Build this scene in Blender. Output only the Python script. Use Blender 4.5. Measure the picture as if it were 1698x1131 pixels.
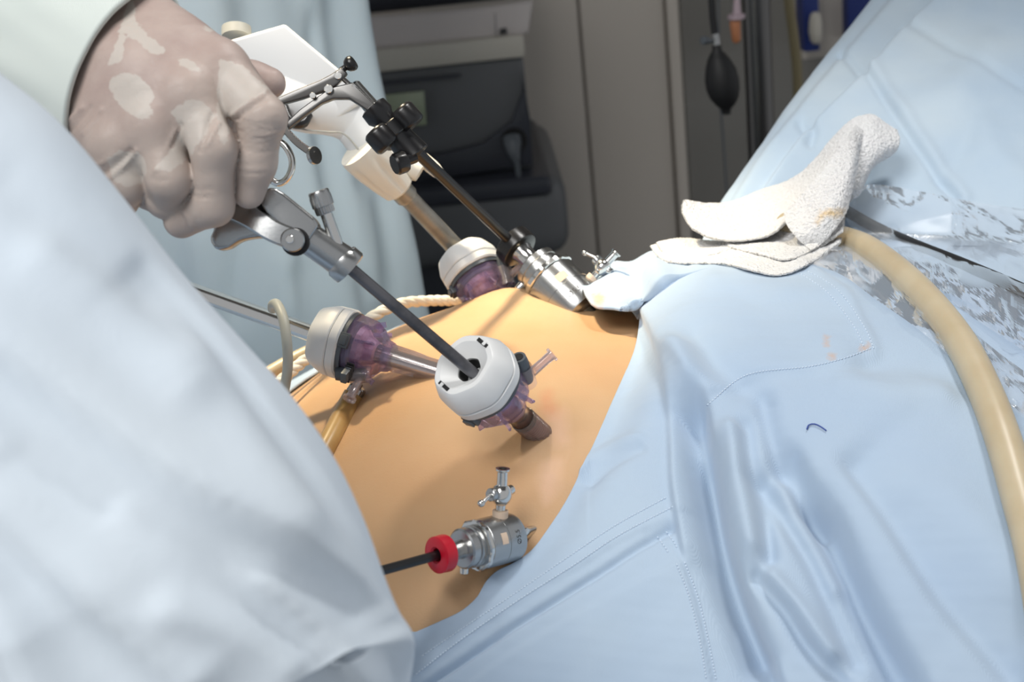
import bpy, bmesh, math, random
import numpy as np
from mathutils import Vector, Matrix

random.seed(7); np.random.seed(7)
for o in list(bpy.data.objects): bpy.data.objects.remove(o)
SC = bpy.context.scene; COL = SC.collection

# ------------------------------------------------------------------ camera
FPX = 2358.0; PITCH = math.radians(20); ROLL = math.radians(6); CAMH = 1.5
C0 = np.array([0, 0, CAMH]); Fw = np.array([0, math.cos(PITCH), -math.sin(PITCH)])
Rt0 = np.array([1.0, 0, 0]); Up0 = np.cross(Rt0, Fw)
Up = math.cos(ROLL)*Up0 + math.sin(ROLL)*Rt0
Rt = math.cos(ROLL)*Rt0 - math.sin(ROLL)*Up0
cd = bpy.data.cameras.new('camera'); cam = bpy.data.objects.new('camera', cd); COL.objects.link(cam)
cd.sensor_width = 36; cd.lens = FPX/1698*36; cd.clip_start = 0.02; cd.clip_end = 50
M = Matrix.Identity(4)
for i in range(3):
    M[i][0] = Rt[i]; M[i][1] = Up[i]; M[i][2] = -Fw[i]; M[i][3] = C0[i]
cam.matrix_world = M; SC.camera = cam
cd.dof.use_dof = True; cd.dof.focus_distance = 0.77; cd.dof.aperture_fstop = 11

# ------------------------------------------------------------------ light
SC.view_settings.view_transform = 'Standard'; SC.view_settings.look = 'None'
SC.view_settings.gamma = 1; SC.view_settings.use_curve_mapping = False
SC.view_settings.exposure = 0.0
w = bpy.data.worlds.new('room_light'); SC.world = w; w.use_nodes = True
w.node_tree.nodes['Background'].inputs[0].default_value = (0.95, 0.97, 1.0, 1)
w.node_tree.nodes['Background'].inputs[1].default_value = 0.50
def light(name, kind, loc, target, energy, color, size=0.3, spot=None, blend=0.5):
    ld = bpy.data.lights.new(name, kind); lo = bpy.data.objects.new(name, ld); COL.objects.link(lo)
    ld.energy = energy; ld.color = color
    if kind == 'AREA': ld.shape = 'DISK'; ld.size = size
    if kind == 'SPOT': ld.spot_size = math.radians(spot); ld.spot_blend = blend; ld.shadow_soft_size = size
    lo.location = loc
    lo.rotation_euler = (Vector(target)-Vector(loc)).to_track_quat('-Z', 'Y').to_euler()
    return lo
light('camera_side_fill', 'AREA', (-0.55, -0.25, 2.6), (0.0, 0.7, 1.15), 22.5, (1.0, 0.985, 0.96), 0.9)  # unseen soft fill light, added above and behind the camera
light('theatre_lamp', 'SPOT', (0.42, 0.92, 2.25), (0.05, 0.74, 1.15), 23, (1.0, 0.98, 0.95), 0.10, 60, 0.8)
light('warm_theatre_lamp', 'SPOT', (-0.30, 1.22, 2.25), (-0.035, 0.95, 1.23), 120, (1.0, 0.83, 0.56), 0.05, 27, 1.0)

# ------------------------------------------------------------------ helpers
def P(x, y, d): return C0 + d*(Fw + (x-849)/FPX*Rt - (y-565.5)/FPX*Up)
def PV(x, y, d): return Vector(P(x, y, d))
def Q(W):
    v = np.asarray(W, float)-C0; d = v@Fw
    return np.stack([849+FPX*(v@Rt)/d, 565.5-FPX*(v@Up)/d], -1), d
def s2l(c):
    c = np.array(c[:3], float)/255
    return tuple(np.where(c <= .04045, c/12.92, ((c+.055)/1.055)**2.4))+(1.0,)

MATS = {}
def mat(name, col, rough=0.6, metal=0.0, bump=None, var=None, spec=0.5, sheen=0, sss=0, coat=0, alpha=None, dist=0.001, detail=4, aniso=None):
    """Procedural material: noise-varied colour and noise bump on object coordinates."""
    m = bpy.data.materials.new(name); m.use_nodes = True; nt = m.node_tree; N = nt.nodes; L = nt.links
    b = N['Principled BSDF']; b.inputs['Base Color'].default_value = s2l(col)
    b.inputs['Roughness'].default_value = rough; b.inputs['Metallic'].default_value = metal
    b.inputs['Specular IOR Level'].default_value = spec
    if sheen: b.inputs['Sheen Weight'].default_value = sheen
    if coat: b.inputs['Coat Weight'].default_value = coat
    if sss:
        b.inputs['Subsurface Weight'].default_value = sss
        b.inputs['Subsurface Radius'].default_value = (1, .45, .25); b.inputs['Subsurface Scale'].default_value = .006
    tc = N.new('ShaderNodeTexCoord')
    if var:
        scale, col2, lo, hi = var
        n = N.new('ShaderNodeTexNoise'); n.inputs['Scale'].default_value = scale; n.inputs['Detail'].default_value = 5
        r = N.new('ShaderNodeValToRGB'); r.color_ramp.elements[0].position = lo; r.color_ramp.elements[1].position = hi
        r.color_ramp.elements[0].color = s2l(col); r.color_ramp.elements[1].color = s2l(col2)
        L.new(tc.outputs['Object'], n.inputs['Vector']); L.new(n.outputs['Fac'], r.inputs['Fac']); L.new(r.outputs['Color'], b.inputs['Base Color'])
    if bump:
        scale, st = bump
        n = N.new('ShaderNodeTexNoise'); n.inputs['Scale'].default_value = scale; n.inputs['Detail'].default_value = detail
        bp = N.new('ShaderNodeBump'); bp.inputs['Strength'].default_value = st; bp.inputs['Distance'].default_value = dist
        L.new(tc.outputs['Object'], n.inputs['Vector']); L.new(n.outputs['Fac'], bp.inputs['Height']); L.new(bp.outputs['Normal'], b.inputs['Normal'])
    MATS[name] = m; return m
def clear_mat(name, tint, refl=0.25, rough=0.05, body=0.0, bodycol=(255, 255, 255), cap=1.0):
    """Thin clear plastic: tinted see-through with fresnel gloss and a little milky body."""
    m = bpy.data.materials.new(name); m.use_nodes = True; nt = m.node_tree; N = nt.nodes; L = nt.links
    N.remove(N['Principled BSDF']); out = N['Material Output']
    t = N.new('ShaderNodeBsdfTransparent'); t.inputs[0].default_value = s2l(tint)
    g = N.new('ShaderNodeBsdfGlossy'); g.inputs['Roughness'].default_value = rough; g.inputs['Color'].default_value = (1, 1, 1, 1)
    lw = N.new('ShaderNodeLayerWeight'); lw.inputs['Blend'].default_value = refl
    d = N.new('ShaderNodeBsdfDiffuse'); d.inputs[0].default_value = s2l(bodycol)
    m1 = N.new('ShaderNodeMixShader'); m1.inputs[0].default_value = body; L.new(t.outputs[0], m1.inputs[1]); L.new(d.outputs[0], m1.inputs[2])
    m2 = N.new('ShaderNodeMixShader'); mc_ = N.new('ShaderNodeMath'); mc_.operation = 'MULTIPLY'; mc_.inputs[1].default_value = cap; L.new(lw.outputs['Fresnel'], mc_.inputs[0]); L.new(mc_.outputs[0], m2.inputs[0]); L.new(m1.outputs[0], m2.inputs[1]); L.new(g.outputs[0], m2.inputs[2])
    L.new(m2.outputs[0], out.inputs[0]); MATS[name] = m; return m
def cloth_mat(name, col, col2, weave=900, wst=0.25, nscale=9, sheen=0.25, ang=0.6):
    """Woven cotton: faint diagonal twill lines, washed-out colour drift."""
    m = mat(name, col, 0.92, 0, None, (nscale, col2, .35, .7), spec=.15, sheen=sheen)
    nt = m.node_tree; N = nt.nodes; L = nt.links; b = N['Principled BSDF']
    tc = [n for n in N if n.type == 'TEX_COORD'][0]
    mp = N.new('ShaderNodeMapping'); mp.inputs['Rotation'].default_value = (0.5, ang, 0.9); L.new(tc.outputs['Object'], mp.inputs['Vector'])
    wv = N.new('ShaderNodeTexWave'); wv.inputs['Scale'].default_value = weave; wv.inputs['Distortion'].default_value = 1.2; wv.inputs['Detail'].default_value = 1
    L.new(mp.outputs[0], wv.inputs['Vector'])
    n = N.new('ShaderNodeTexNoise'); n.inputs['Scale'].default_value = 60; n.inputs['Detail'].default_value = 4; L.new(tc.outputs['Object'], n.inputs['Vector'])
    b1 = N.new('ShaderNodeBump'); b1.inputs['Strength'].default_value = wst; b1.inputs['Distance'].default_value = .0004; L.new(wv.outputs['Fac'], b1.inputs['Height'])
    b2 = N.new('ShaderNodeBump'); b2.inputs['Strength'].default_value = .35; b2.inputs['Distance'].default_value = .0012; L.new(n.outputs['Fac'], b2.inputs['Height'])
    L.new(b1.outputs[0], b2.inputs['Normal']); L.new(b2.outputs[0], b.inputs['Normal'])
    return m

class Geo:
    """verts/faces accumulator for one part"""
    def __init__(s): s.v = []; s.f = []
    def add(s, v, f, M=None):
        o = len(s.v)
        s.v += [tuple((M @ Vector(p)) if M is not None else p) for p in v]
        s.f += [tuple(i+o for i in q) for q in f]; return s
def lathe(prof, n=32, a0=0.0, wob=None):
    v = []; f = []
    for (r, z) in prof:
        for k in range(n):
            a = a0+2*math.pi*k/n; rr = r*(wob(a, z) if wob else 1)
            v.append((rr*math.cos(a), rr*math.sin(a), z))
    m = len(prof)
    for i in range(m-1):
        for k in range(n):
            f.append((i*n+k, i*n+(k+1) % n, (i+1)*n+(k+1) % n, (i+1)*n+k))
    if prof[0][0] > 1e-6: f.append(tuple(range(n))[::-1])
    if prof[-1][0] > 1e-6: f.append(tuple(range((m-1)*n, m*n)))
    return v, f
def lathe_open(prof, n=32, a0=0.0):
    v, f = lathe(prof, n, a0); return v, [q for q in f if len(q) == 4]
def catmull(pts, n):
    pts = np.array(pts, float); ts = np.linspace(0, len(pts)-1, n); out = []
    for t in ts:
        i = min(int(t), len(pts)-2); u = t-i
        p0 = pts[max(i-1, 0)]; p1 = pts[i]; p2 = pts[i+1]; p3 = pts[min(i+2, len(pts)-1)]
        if i == 0: p0 = 2*p1-p2
        if i+2 > len(pts)-1: p3 = 2*p2-p1
        out.append(.5*((2*p1)+(-p0+p2)*u+(2*p0-5*p1+4*p2-p3)*u*u+(-p0+3*p1-3*p2+p3)*u**3))
    return np.array(out)
def tube(pts, rad, n=16, caps=True, sq=None):
    """swept tube along points with parallel transport frames; sq=(a,b) gives an elliptical section"""
    pts = [Vector(p) for p in pts]; m = len(pts)
    rad = [float(rad)]*m if np.isscalar(rad) else [float(r_) for r_ in rad]
    T = [(pts[min(i+1, m-1)]-pts[max(i-1, 0)]).normalized() for i in range(m)]
    nx = T[0].orthogonal().normalized(); v = []; f = []
    if sq is not None and len(sq) > 2: nx = (Vector(sq[2])-T[0]*T[0].dot(Vector(sq[2]))).normalized()
    for i in range(m):
        nx = (nx-T[i]*T[i].dot(nx)).normalized(); ny = T[i].cross(nx)
        ea, eb = (sq[0], sq[1]) if sq else (1, 1)
        for k in range(n):
            a = 2*math.pi*k/n; v.append(tuple(pts[i]+rad[i]*(ea*math.cos(a)*nx+eb*math.sin(a)*ny)))
    for i in range(m-1):
        for k in range(n):
            f.append((i*n+k, i*n+(k+1) % n, (i+1)*n+(k+1) % n, (i+1)*n+k))
    if caps: f.append(tuple(range(n))[::-1]); f.append(tuple(range((m-1)*n, m*n)))
    return v, f
def rbox(sx, sy, sz, r=0.001, seg=2, c=(0, 0, 0)):
    bm = bmesh.new(); bmesh.ops.create_cube(bm, size=1)
    for q in bm.verts: q.co = Vector((q.co.x*sx, q.co.y*sy, q.co.z*sz))
    if r > 0: bmesh.ops.bevel(bm, geom=bm.edges[:], offset=r, segments=seg, affect='EDGES', profile=.6)
    v = [tuple(q.co+Vector(c)) for q in bm.verts]; bm.verts.index_update(); f = [tuple(q.index for q in p.verts) for p in bm.faces]; bm.free()
    return v, f
def prism(poly, thick, r=0.001, seg=2):
    """extruded 2-D outline (xy), centred on z, with bevelled rims"""
    bm = bmesh.new(); vs = [bm.verts.new((x, y, -thick/2)) for x, y in poly]; fc = bm.faces.new(vs)
    e = bmesh.ops.extrude_face_region(bm, geom=[fc]); ev = [q for q in e['geom'] if isinstance(q, bmesh.types.BMVert)]
    for q in ev: q.co.z += thick
    bmesh.ops.recalc_face_normals(bm, faces=bm.faces[:])
    if r > 0:
        ed = [q for q in bm.edges if abs(q.verts[0].co.z-q.verts[1].co.z) < 1e-9]
        bmesh.ops.bevel(bm, geom=ed, offset=r, segments=seg, affect='EDGES', profile=.6)
    bm.verts.index_update(); v = [tuple(q.co) for q in bm.verts]; f = [tuple(q.index for q in p.verts) for p in bm.faces]; bm.free()
    return v, f
def grid_faces(nu, nv, wrap_u=False):
    i = np.arange(nu if wrap_u else nu-1)[:, None]; j = np.arange(nv-1)[None, :]
    a = i*nv+j; b = ((i+1) % nu)*nv+j
    return np.stack([a, b, b+1, a+1], -1).reshape(-1, 4)
def frame(p0, p1, ref=None):
    """matrix with origin p0, z towards p1, x as near as possible to ref"""
    p0 = Vector(p0); z = (Vector(p1)-p0).normalized(); ref = Vector(ref) if ref is not None else Vector((0, 0, 1))
    x = (ref-z*z.dot(ref)).normalized(); y = z.cross(x)
    M = Matrix.Identity(4)
    for i in range(3): M[i][0] = x[i]; M[i][1] = y[i]; M[i][2] = z[i]; M[i][3] = p0[i]
    return M
def T(x, y, z): return Matrix.Translation((x, y, z))
def RX(a): return Matrix.Rotation(math.radians(a), 4, 'X')
def RY(a): return Matrix.Rotation(math.radians(a), 4, 'Y')
def RZ(a): return Matrix.Rotation(math.radians(a), 4, 'Z')
WM = {}
def tag(o, label=None, cat=None, group=None, kind=None):
    if label: o['label'] = label
    if cat: o['category'] = cat
    if group: o['group'] = group
    if kind: o['kind'] = kind
    return o
def thing(name, label, cat, M=None, loc=None, group=None):
    o = bpy.data.objects.new(name, None); COL.objects.link(o); o.empty_display_size = .02
    M = M if M is not None else Matrix.Translation(loc if loc is not None else (0, 0, 0))
    o.matrix_world = M; WM[o.name] = M.copy(); return tag(o, label, cat, group)
def mesh(name, v, f, m, parent=None, world=False, smooth=True, sharp=None, loc=None):
    """link one mesh object; world=True: verts are world points, moved into the parent's space"""
    v = np.asarray(v, float).reshape(-1, 3)
    if parent is not None:
        PM = WM[parent.name]
        if world:
            I = np.array(PM.inverted()); v = v@I[:3, :3].T+I[:3, 3]
    elif loc is not None: v = v-np.array(loc)
    me = bpy.data.meshes.new(name)
    f = f.tolist() if isinstance(f, np.ndarray) else [list(q) for q in f]
    me.from_pydata(v.tolist(), [], f); me.update()
    if smooth:
        me.polygons.foreach_set('use_smooth', [True]*len(me.polygons))
        if sharp: me.set_sharp_from_angle(angle=math.radians(sharp))
    o = bpy.data.objects.new(name, me); COL.objects.link(o); me.materials.append(MATS[m] if isinstance(m, str) else m)
    if parent is not None: o.parent = parent; WM[o.name] = WM[parent.name].copy()
    else:
        if loc is not None: o.location = loc
        WM[o.name] = Matrix.Translation(loc if loc is not None else (0, 0, 0))
    return o
def part(name, vf, m, parent, M=None, sharp=35, smooth=True, label=None):
    g = Geo(); g.add(vf[0], vf[1], M); o = mesh(name, g.v, g.f, m, parent, False, smooth, sharp)
    if label: o['label'] = label
    return o
def wpart(name, vf, m, parent, sharp=35, smooth=True, label=None):
    o = mesh(name, vf[0], vf[1], m, parent, True, smooth, sharp)
    if label: o['label'] = label
    return o
def polydist(q, pts):
    """distance, signed perpendicular distance (left of travel on screen = +) and overrun past the ends"""
    pts = np.array(pts, float); n = len(q); best = np.full(n, 1e9); per = np.zeros(n); over = np.zeros(n)
    for i in range(len(pts)-1):
        a = pts[i]; ab = pts[i+1]-a; L2 = ab@ab; L = math.sqrt(L2); t = ((q-a)@ab)/L2; tc = np.clip(t, 0, 1)
        d = np.linalg.norm(q-a-tc[:, None]*ab, axis=1); m = d < best
        sg = (ab[1]*(q[:, 0]-a[0])-ab[0]*(q[:, 1]-a[1]))/L
        ov = np.where((t < 0) & (i == 0), -t*L, np.where((t > 1) & (i == len(pts)-2), (t-1)*L, 0))
        jd = np.where(ov > 0, np.abs(sg), d)
        best = np.where(m, d, best); per = np.where(m, np.sign(sg)*jd, per); over = np.where(m, ov, over)
    return best, per, over
def folds(q, spec):
    """sum of fold profiles; q in picture units. r: ridge/valley, s: layered step"""
    D = np.zeros(len(q))
    for it in spec:
        k, pts, amp, wd = it[:4]; pts = catmull(pts, max(12, len(pts)*5)) if len(pts) > 2 else np.array(pts, float)
        mg = 3*wd if k == 'r' else max(4*wd, 3.2*it[4]); lo = pts.min(0)-mg; hi = pts.max(0)+mg
        idx = np.nonzero(((q > lo) & (q < hi)).all(1))[0]
        if not len(idx): continue
        d, s, ov = polydist(q[idx], pts)
        if k == 'r': D[idx] += amp*np.exp(-(d/wd)**2)
        elif k == 'a':   # asymmetric ridge: sharp on the minus side, long on the plus side
            ww = np.where(s > 0, it[4], wd); D[idx] += amp*np.exp(-(s/ww)**2)*np.exp(-(ov/60.)**2)
        else:            # step: raised on the + side, easing back over fall
            e = np.exp(-(ov/25.)**2); D[idx] += amp*e*(.5+.5*np.tanh(s/wd))*np.exp(-np.maximum(s, 0)/it[4])
    return D
def normals(v, f):
    n = np.zeros_like(v); a = v[f]
    fn = np.cross(a[:, 2]-a[:, 0], a[:, 3]-a[:, 1])
    for k in range(4): np.add.at(n, f[:, k], fn)
    return n/np.maximum(np.linalg.norm(n, axis=1), 1e-12)[:, None]
def smooth_table(xs, ys, x0, x1, n=400, sig=0.03):
    X = np.linspace(x0, x1, n); Y = np.interp(X, xs, ys); k = int(3*sig/(X[1]-X[0])); g = np.exp(-.5*(np.arange(-k, k+1)*(X[1]-X[0])/sig)**2); g /= g.sum()
    Yp = np.pad(Y, k, mode='edge'); return X, np.convolve(Yp, g, 'valid')
def noise3(p, seed=0, octs=3):
    """cheap smooth pseudo-noise from summed sines"""
    rs = np.random.RandomState(seed); r = np.zeros(len(p)); a = 1.
    for o in range(octs):
        for k in range(4):
            w_ = rs.randn(3)*(2**o); r += a*np.sin(p@w_+rs.rand()*6.28)
        a *= .5
    return r/4
def surface_nets(sdf, lo, hi, h):
    lo = np.array(lo, float); n = np.ceil((np.array(hi)-lo)/h).astype(int)+1
    ax = [lo[i]+h*np.arange(n[i]) for i in range(3)]
    G = np.stack(np.meshgrid(*ax, indexing='ij'), -1); val = sdf(G.reshape(-1, 3)).reshape(n)
    ins = val < 0; cells = np.zeros(n-1, bool); acc = np.zeros(tuple(n-1)+(3,)); cnt = np.zeros(n-1)
    cross = []
    for a in range(3):
        s0 = [slice(None)]*3; s1 = [slice(None)]*3; s0[a] = slice(0, -1); s1[a] = slice(1, None)
        x = ins[tuple(s0)] != ins[tuple(s1)]; idx = np.argwhere(x)
        v0 = val[tuple(s0)][x]; v1 = val[tuple(s1)][x]; t = v0/(v0-v1)
        p = lo+h*idx; p = p.astype(float); p[:, a] += t*h
        b, c = [(a+1) % 3, (a+2) % 3]
        for db in (0, -1):
            for dc in (0, -1):
                ci = idx.copy(); ci[:, b] += db; ci[:, c] += dc
                ok = ((ci >= 0) & (ci < n-1)).all(1); ci2 = ci[ok]
                np.add.at(acc, tuple(ci2.T), p[ok]); np.add.at(cnt, tuple(ci2.T), 1)
        cross.append((a, b, c, idx, ins[tuple(s0)][x]))
    m = cnt > 0; ids = -np.ones(n-1, int); ids[m] = np.arange(m.sum()); V = acc[m]/cnt[m][:, None]; Fs = []
    for a, b, c, idx, sg in cross:
        q = []
        for db, dc in ((-1, -1), (0, -1), (0, 0), (-1, 0)):
            ci = idx.copy(); ci[:, b] += db; ci[:, c] += dc
            ci = np.clip(ci, 0, n-2); q.append(ids[tuple(ci.T)])
        q = np.stack(q, 1); q = np.where(sg[:, None], q, q[:, ::-1]); Fs.append(q)
    return V, np.concatenate(Fs)
def capsule(p, a, b, ra, rb):
    a = np.array(a); b = np.array(b); ab = b-a; t = np.clip(((p-a)@ab)/(ab@ab), 0, 1)
    return np.linalg.norm(p-a-t[:, None]*ab, axis=1)-(ra+(rb-ra)*t)
def smin(a, b, k):
    h = np.clip(.5+.5*(b-a)/k, 0, 1); return b*(1-h)+a*h-k*h*(1-h)
# ------------------------------------------------------------------ materials
mat('skin', (198, 163, 125), .5, 0, (700, .18), (9, (188, 147, 107), .4, .75), sss=.12, spec=.35, dist=.0006)
cloth_mat('drape_blue', (168, 188, 211), (177, 195, 213), 900, .22)
cloth_mat('screen_blue', (178, 198, 217), (194, 209, 220), 700, .15)
cloth_mat('gown_blue', (206, 218, 230), (210, 220, 229), 1200, .08, 5, .15)
cloth_mat('gown_back', (192, 207, 215), (198, 211, 217), 1200, .08, 5, .1)
cloth_mat('gown_white', (204, 213, 209), (210, 217, 212), 700, .35, 5)
mat('terry', (238, 238, 239), .95, 0, (520, 1.0), (40, (238, 239, 240), .4, .6), spec=.1, sheen=.4, dist=.0032)
mat('stain', (226, 196, 140), .95, 0, (900, .9), spec=.1)
mat('steel', (212, 211, 208), .16, 1.0, (400, .03))
mat('steel_satin', (174, 175, 175), .27, 1.0, (600, .04))
mat('steel_dark', (104, 103, 102), .32, 1.0)
mat('shaft_bronze', (150, 147, 140), .42, .6, (300, .05), (60, (132, 128, 120), .4, .6))
mat('shaft_grey', (108, 108, 112), .38, .8, None, (80, (84, 84, 88), .4, .6))
mat('black_plastic', (22, 22, 24), .28, 0, (300, .04))
mat('black_rubber', (20, 20, 22), .6, 0)
mat('charcoal', (78, 84, 90), .4, 0, (300, .03))
mat('white_plastic', (218, 219, 219), .38, 0, (80, .02))
mat('ivory_plastic', (226, 222, 210), .38, 0, (80, .02))
mat('light_grey_plastic', (168, 168, 162), .45, 0)
mat('red_plastic', (190, 12, 40), .32, 0, (200, .03))
mat('tan_rubber', (197, 183, 155), .38, 0, (60, .05), (30, (186, 168, 136), .35, .7), sss=.15)
mat('tan_hose', (186, 150, 92), .35, 0, None, (50, (168, 132, 78), .4, .7), sss=.1)
mat('grey_cable', (176, 178, 170), .45, 0)
mat('white_cord', (226, 222, 210), .6, 0, (900, .4))
mat('pink_sleeve', (226, 192, 186), .4, 0, None, (90, (196, 152, 152), .4, .6))
mat('ceiling_paint', (120, 120, 120), .8)
mat('hole_dark', (20, 20, 22), .7)
mat('violet_seal', (176, 160, 200), .3, 0, None, (90, (84, 74, 110), .4, .6))
mat('brown_seal', (214, 176, 182), .35, 0, None, (120, (158, 108, 124), .4, .6))
mat('thread_blue', (50, 74, 150), .8)
mat('stitch', (205, 220, 236), .9)
mat('sticker', (214, 190, 168), .6)
mat('engraving', (70, 70, 70), .5, .3)
mat('wound', (120, 52, 44), .4, 0, None, (300, (170, 96, 84), .4, .6))
mat('glove_tan', (214, 184, 150), .5, 0, (120, .1))
mat('wall_paint', (142, 136, 130), .7, 0, (30, .03))
mat('floor_vinyl', (120, 122, 120), .5, 0, None, (60, (104, 106, 106), .4, .6))
mat('cabinet_grey', (198, 191, 182), .55, 0, (20, .03))
mat('cabinet_seam', (172, 166, 158), .6)
mat('machine_dark', (94, 96, 99), .5, 0, (500, .05))
mat('machine_light', (190, 186, 176), .55, 0, (300, .04))
mat('machine_black', (48, 51, 60), .45, 0)
mat('screen_glass', (150, 160, 136), .25, 0)
mat('paper', (192, 186, 184), .8)
mat('print', (60, 60, 62), .8)
mat('label_blue', (22, 44, 112), .5)
mat('orange_cap', (176, 116, 80), .5)
mat('lilac_plastic', (170, 152, 160), .4)
mat('yellow_tube', (128, 118, 88), .5)
mat('mattress', (40, 42, 46), .6)
clear_mat('purple_clear', (236, 226, 244), .38, .06, .16, (205, 182, 226), .8)
clear_mat('clear_plastic', (244, 238, 238), .35, .05, .16, (236, 224, 226), .7)
clear_mat('cannula_clear', (225, 200, 190), .4, .12, .28, (190, 165, 150))
clear_mat('film', (249, 250, 252), .12, .12, .15, (238, 244, 250), .62)
clear_mat('cabinet_glass', (225, 226, 226), .2, .08, .45, (165, 163, 158))
# ------------------------------------------------------------------ room shell
def struct(name, vf, m, loc=None):
    o = mesh(name, vf[0], vf[1], m, None, False, False, loc=loc); o['kind'] = 'structure'; return o
struct('floor', rbox(6, 6, .06, 0, c=(0, 1.2, -.03)), 'floor_vinyl')
struct('wall_back', rbox(6, .08, 3.2, 0, c=(0, 2.98, 1.6)), 'wall_paint')
struct('ceiling', rbox(4.4, 4.0, .06, 0, c=(0, 1.3, 3.05)), 'ceiling_paint')

# ------------------------------------------------------------------ patient
ZC = 1.035; YC = .80
BX, BT = smooth_table([-.5, -.3, -.2, -.14, -.08, 0, .05, .09, .15, .3, .5], [1.06, 1.075, 1.125, 1.170, 1.205, 1.220, 1.211, 1.202, 1.190, 1.175, 1.15], -.6, .7, 5000, .025)
AX, AA = smooth_table([-.5, -.2, 0, .2, .5], [.22, .255, .27, .235, .23], -.6, .7, 5000, .05)
def ztop(x): return np.interp(x, BX, BT)
def bumpz(x, y):
    r = .008*np.exp(-(((x-.0)/.03)**2+((y-.885)/.03)**2))
    r -= .005*np.exp(-(((x-.055)/.022)**2+((y-.83)/.03)**2))
    r += .003*np.exp(-(((x+.05)/.05)**2+((y-.70)/.03)**2))
    return r
def body_z(x, y):
    t = (y-YC)/np.interp(x, AX, AA); return ZC+(ztop(x)-ZC)*np.sqrt(np.clip(1-t*t, 0, 1))+bumpz(x, y)
def hit(px, py, off=0.0):
    """distance along the sight line through a picture point to the belly surface"""
    d = np.arange(.45, 1.3, .0005); W = C0+d[:, None]*(Fw+(px-849)/FPX*Rt-(py-565.5)/FPX*Up)
    g = W[:, 2]-body_z(W[:, 0], W[:, 1])-off; i = np.argmax(g < 0)
    return float(d[i]-.0005*g[i]/(g[i]-g[i-1])) if g[i] < 0 else None
def on_belly(px, py, off=0.0):
    d = hit(px, py, off); return P(px, py, d if d else .92)

nu, nv = 330, 190
xs = np.linspace(-.48, .5, nu); th = np.linspace(0, 2*math.pi, nv, endpoint=False)
X, TH = np.meshgrid(xs, th, indexing='ij'); A = np.interp(X, AX, AA); B = ztop(X)-ZC
endf = np.clip(np.minimum(X+.48, .5-X)/.06, 0, 1)**.5*.999+.001
st = np.sin(TH); zz = np.where(st > 0, B*st, .058*np.sign(st)*np.abs(st)**.35)
Y = YC+A*np.cos(TH)*endf; Z = ZC+zz*endf
Z = Z+np.where(st > 0, bumpz(X, Y), 0)
v = np.stack([X, Y, Z], -1).reshape(-1, 3)
f = []
for i in range(nu-1):
    for j in range(nv): f.append((i*nv+j, i*nv+(j+1) % nv, (i+1)*nv+(j+1) % nv, (i+1)*nv+j))
f.append(tuple(range(nv))[::-1]); f.append(tuple(range((nu-1)*nv, nu*nv)))
f = [q[::-1] for q in f]
patient = thing('person', 'patient lying under blue drapes with bare rounded abdomen exposed', 'person', loc=(0, YC, .977))
skin_o = mesh('torso', v, f, 'skin', patient, True)

# operating table
tb = thing('operating_table', 'padded operating table under the draped patient', 'operating table', loc=(0, .8, 0))
wpart('mattress', rbox(1.9, .56, .06, .02, c=(0.1, .8, .945)), 'mattress', tb)
wpart('table_frame', rbox(1.85, .5, .06, .01, c=(0.1, .8, .885)), 'steel_satin', tb)
wpart('column', rbox(.3, .3, .8, .03, c=(0.1, .8, .455)), 'steel_satin', tb)
wpart('base', rbox(.9, .5, .06, .02, c=(0.1, .8, .03)), 'machine_dark', tb)

# ------------------------------------------------------------------ patient drape
DX, DT = smooth_table([-.6, -.3, -.15, -.05, .02, .06, .09, .15, .25, .4, .7], [1.09, 1.105, 1.165, 1.216, 1.224, 1.224, 1.232, 1.236, 1.225, 1.20, 1.15], -.7, .9, 5000, .018)
EX, EA = smooth_table([-.6, -.1, .0, .1, .2, .4, .8], [.25, .272, .282, .30, .33, .36, .36], -.7, .9, 5000, .03)
def drape_z(x, y):
    a = np.interp(x, EX, EA); b = np.interp(x, DX, DT)-ZC; t = (y-YC)/a; at = np.abs(t); tc = np.minimum(at, .84)
    z = b*np.sqrt(1-tc*tc); sl = b*.84/math.sqrt(1-.84*.84)
    e = np.maximum(at-.84, 0); return ZC+z-sl*e-1.2*e*e*b
def dhit(px, py, off=0.0):
    d = np.arange(.45, 1.3, .0005); W = C0+d[:, None]*(Fw+(px-849)/FPX*Rt-(py-565.5)/FPX*Up)
    g = W[:, 2]-drape_z(W[:, 0], W[:, 1])-off; i = np.argmax(g < 0)
    return float(d[i]) if g[i] < 0 else .9
def on_drape(px, py, off=0.0): return P(px, py, dhit(px, py, off))

EDGE = [(966, 474), (974, 492), (990, 506), (1020, 511), (1046, 517), (1060, 534), (1058, 552), (1050, 585), (1030, 632), (1004, 690), (975, 755), (945, 818), (912, 872), (882, 912), (850, 934), (824, 947), (806, 965), (790, 992), (764, 1014), (730, 1030), (690, 1048)]
ec = catmull(EDGE, 1200); _L = np.concatenate([[0], np.cumsum(np.linalg.norm(np.diff(ec, axis=0), axis=1))]); _t = np.linspace(0, _L[-1], 640)
ec = np.stack([np.interp(_t, _L, ec[:, 0]), np.interp(_t, _L, ec[:, 1])], 1); ew = []; eo = []
def flap_lift(px, py): return .003+.013*float(np.clip((1062-px)/30, 0, 1)*np.clip((545-py)/25, 0, 1))
for px, py in ec:
    fo = flap_lift(px, py); hb = hit(px, py, fo); ew.append(P(px, py, hb if hb else .905)[:2]); eo.append(fo)
ew = np.array(ew)
for _ in range(6): ew[1:-1] = (ew[:-2]+2*ew[1:-1]+ew[2:])/4
far = catmull([ew[-1], (-.12, .60), (-.19, .66), (-.225, .78), (-.20, .90), (-.12, .955), (-.03, .965), (.02, .96), (.045, .94), ew[0]], 130)[1:-1]
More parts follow.
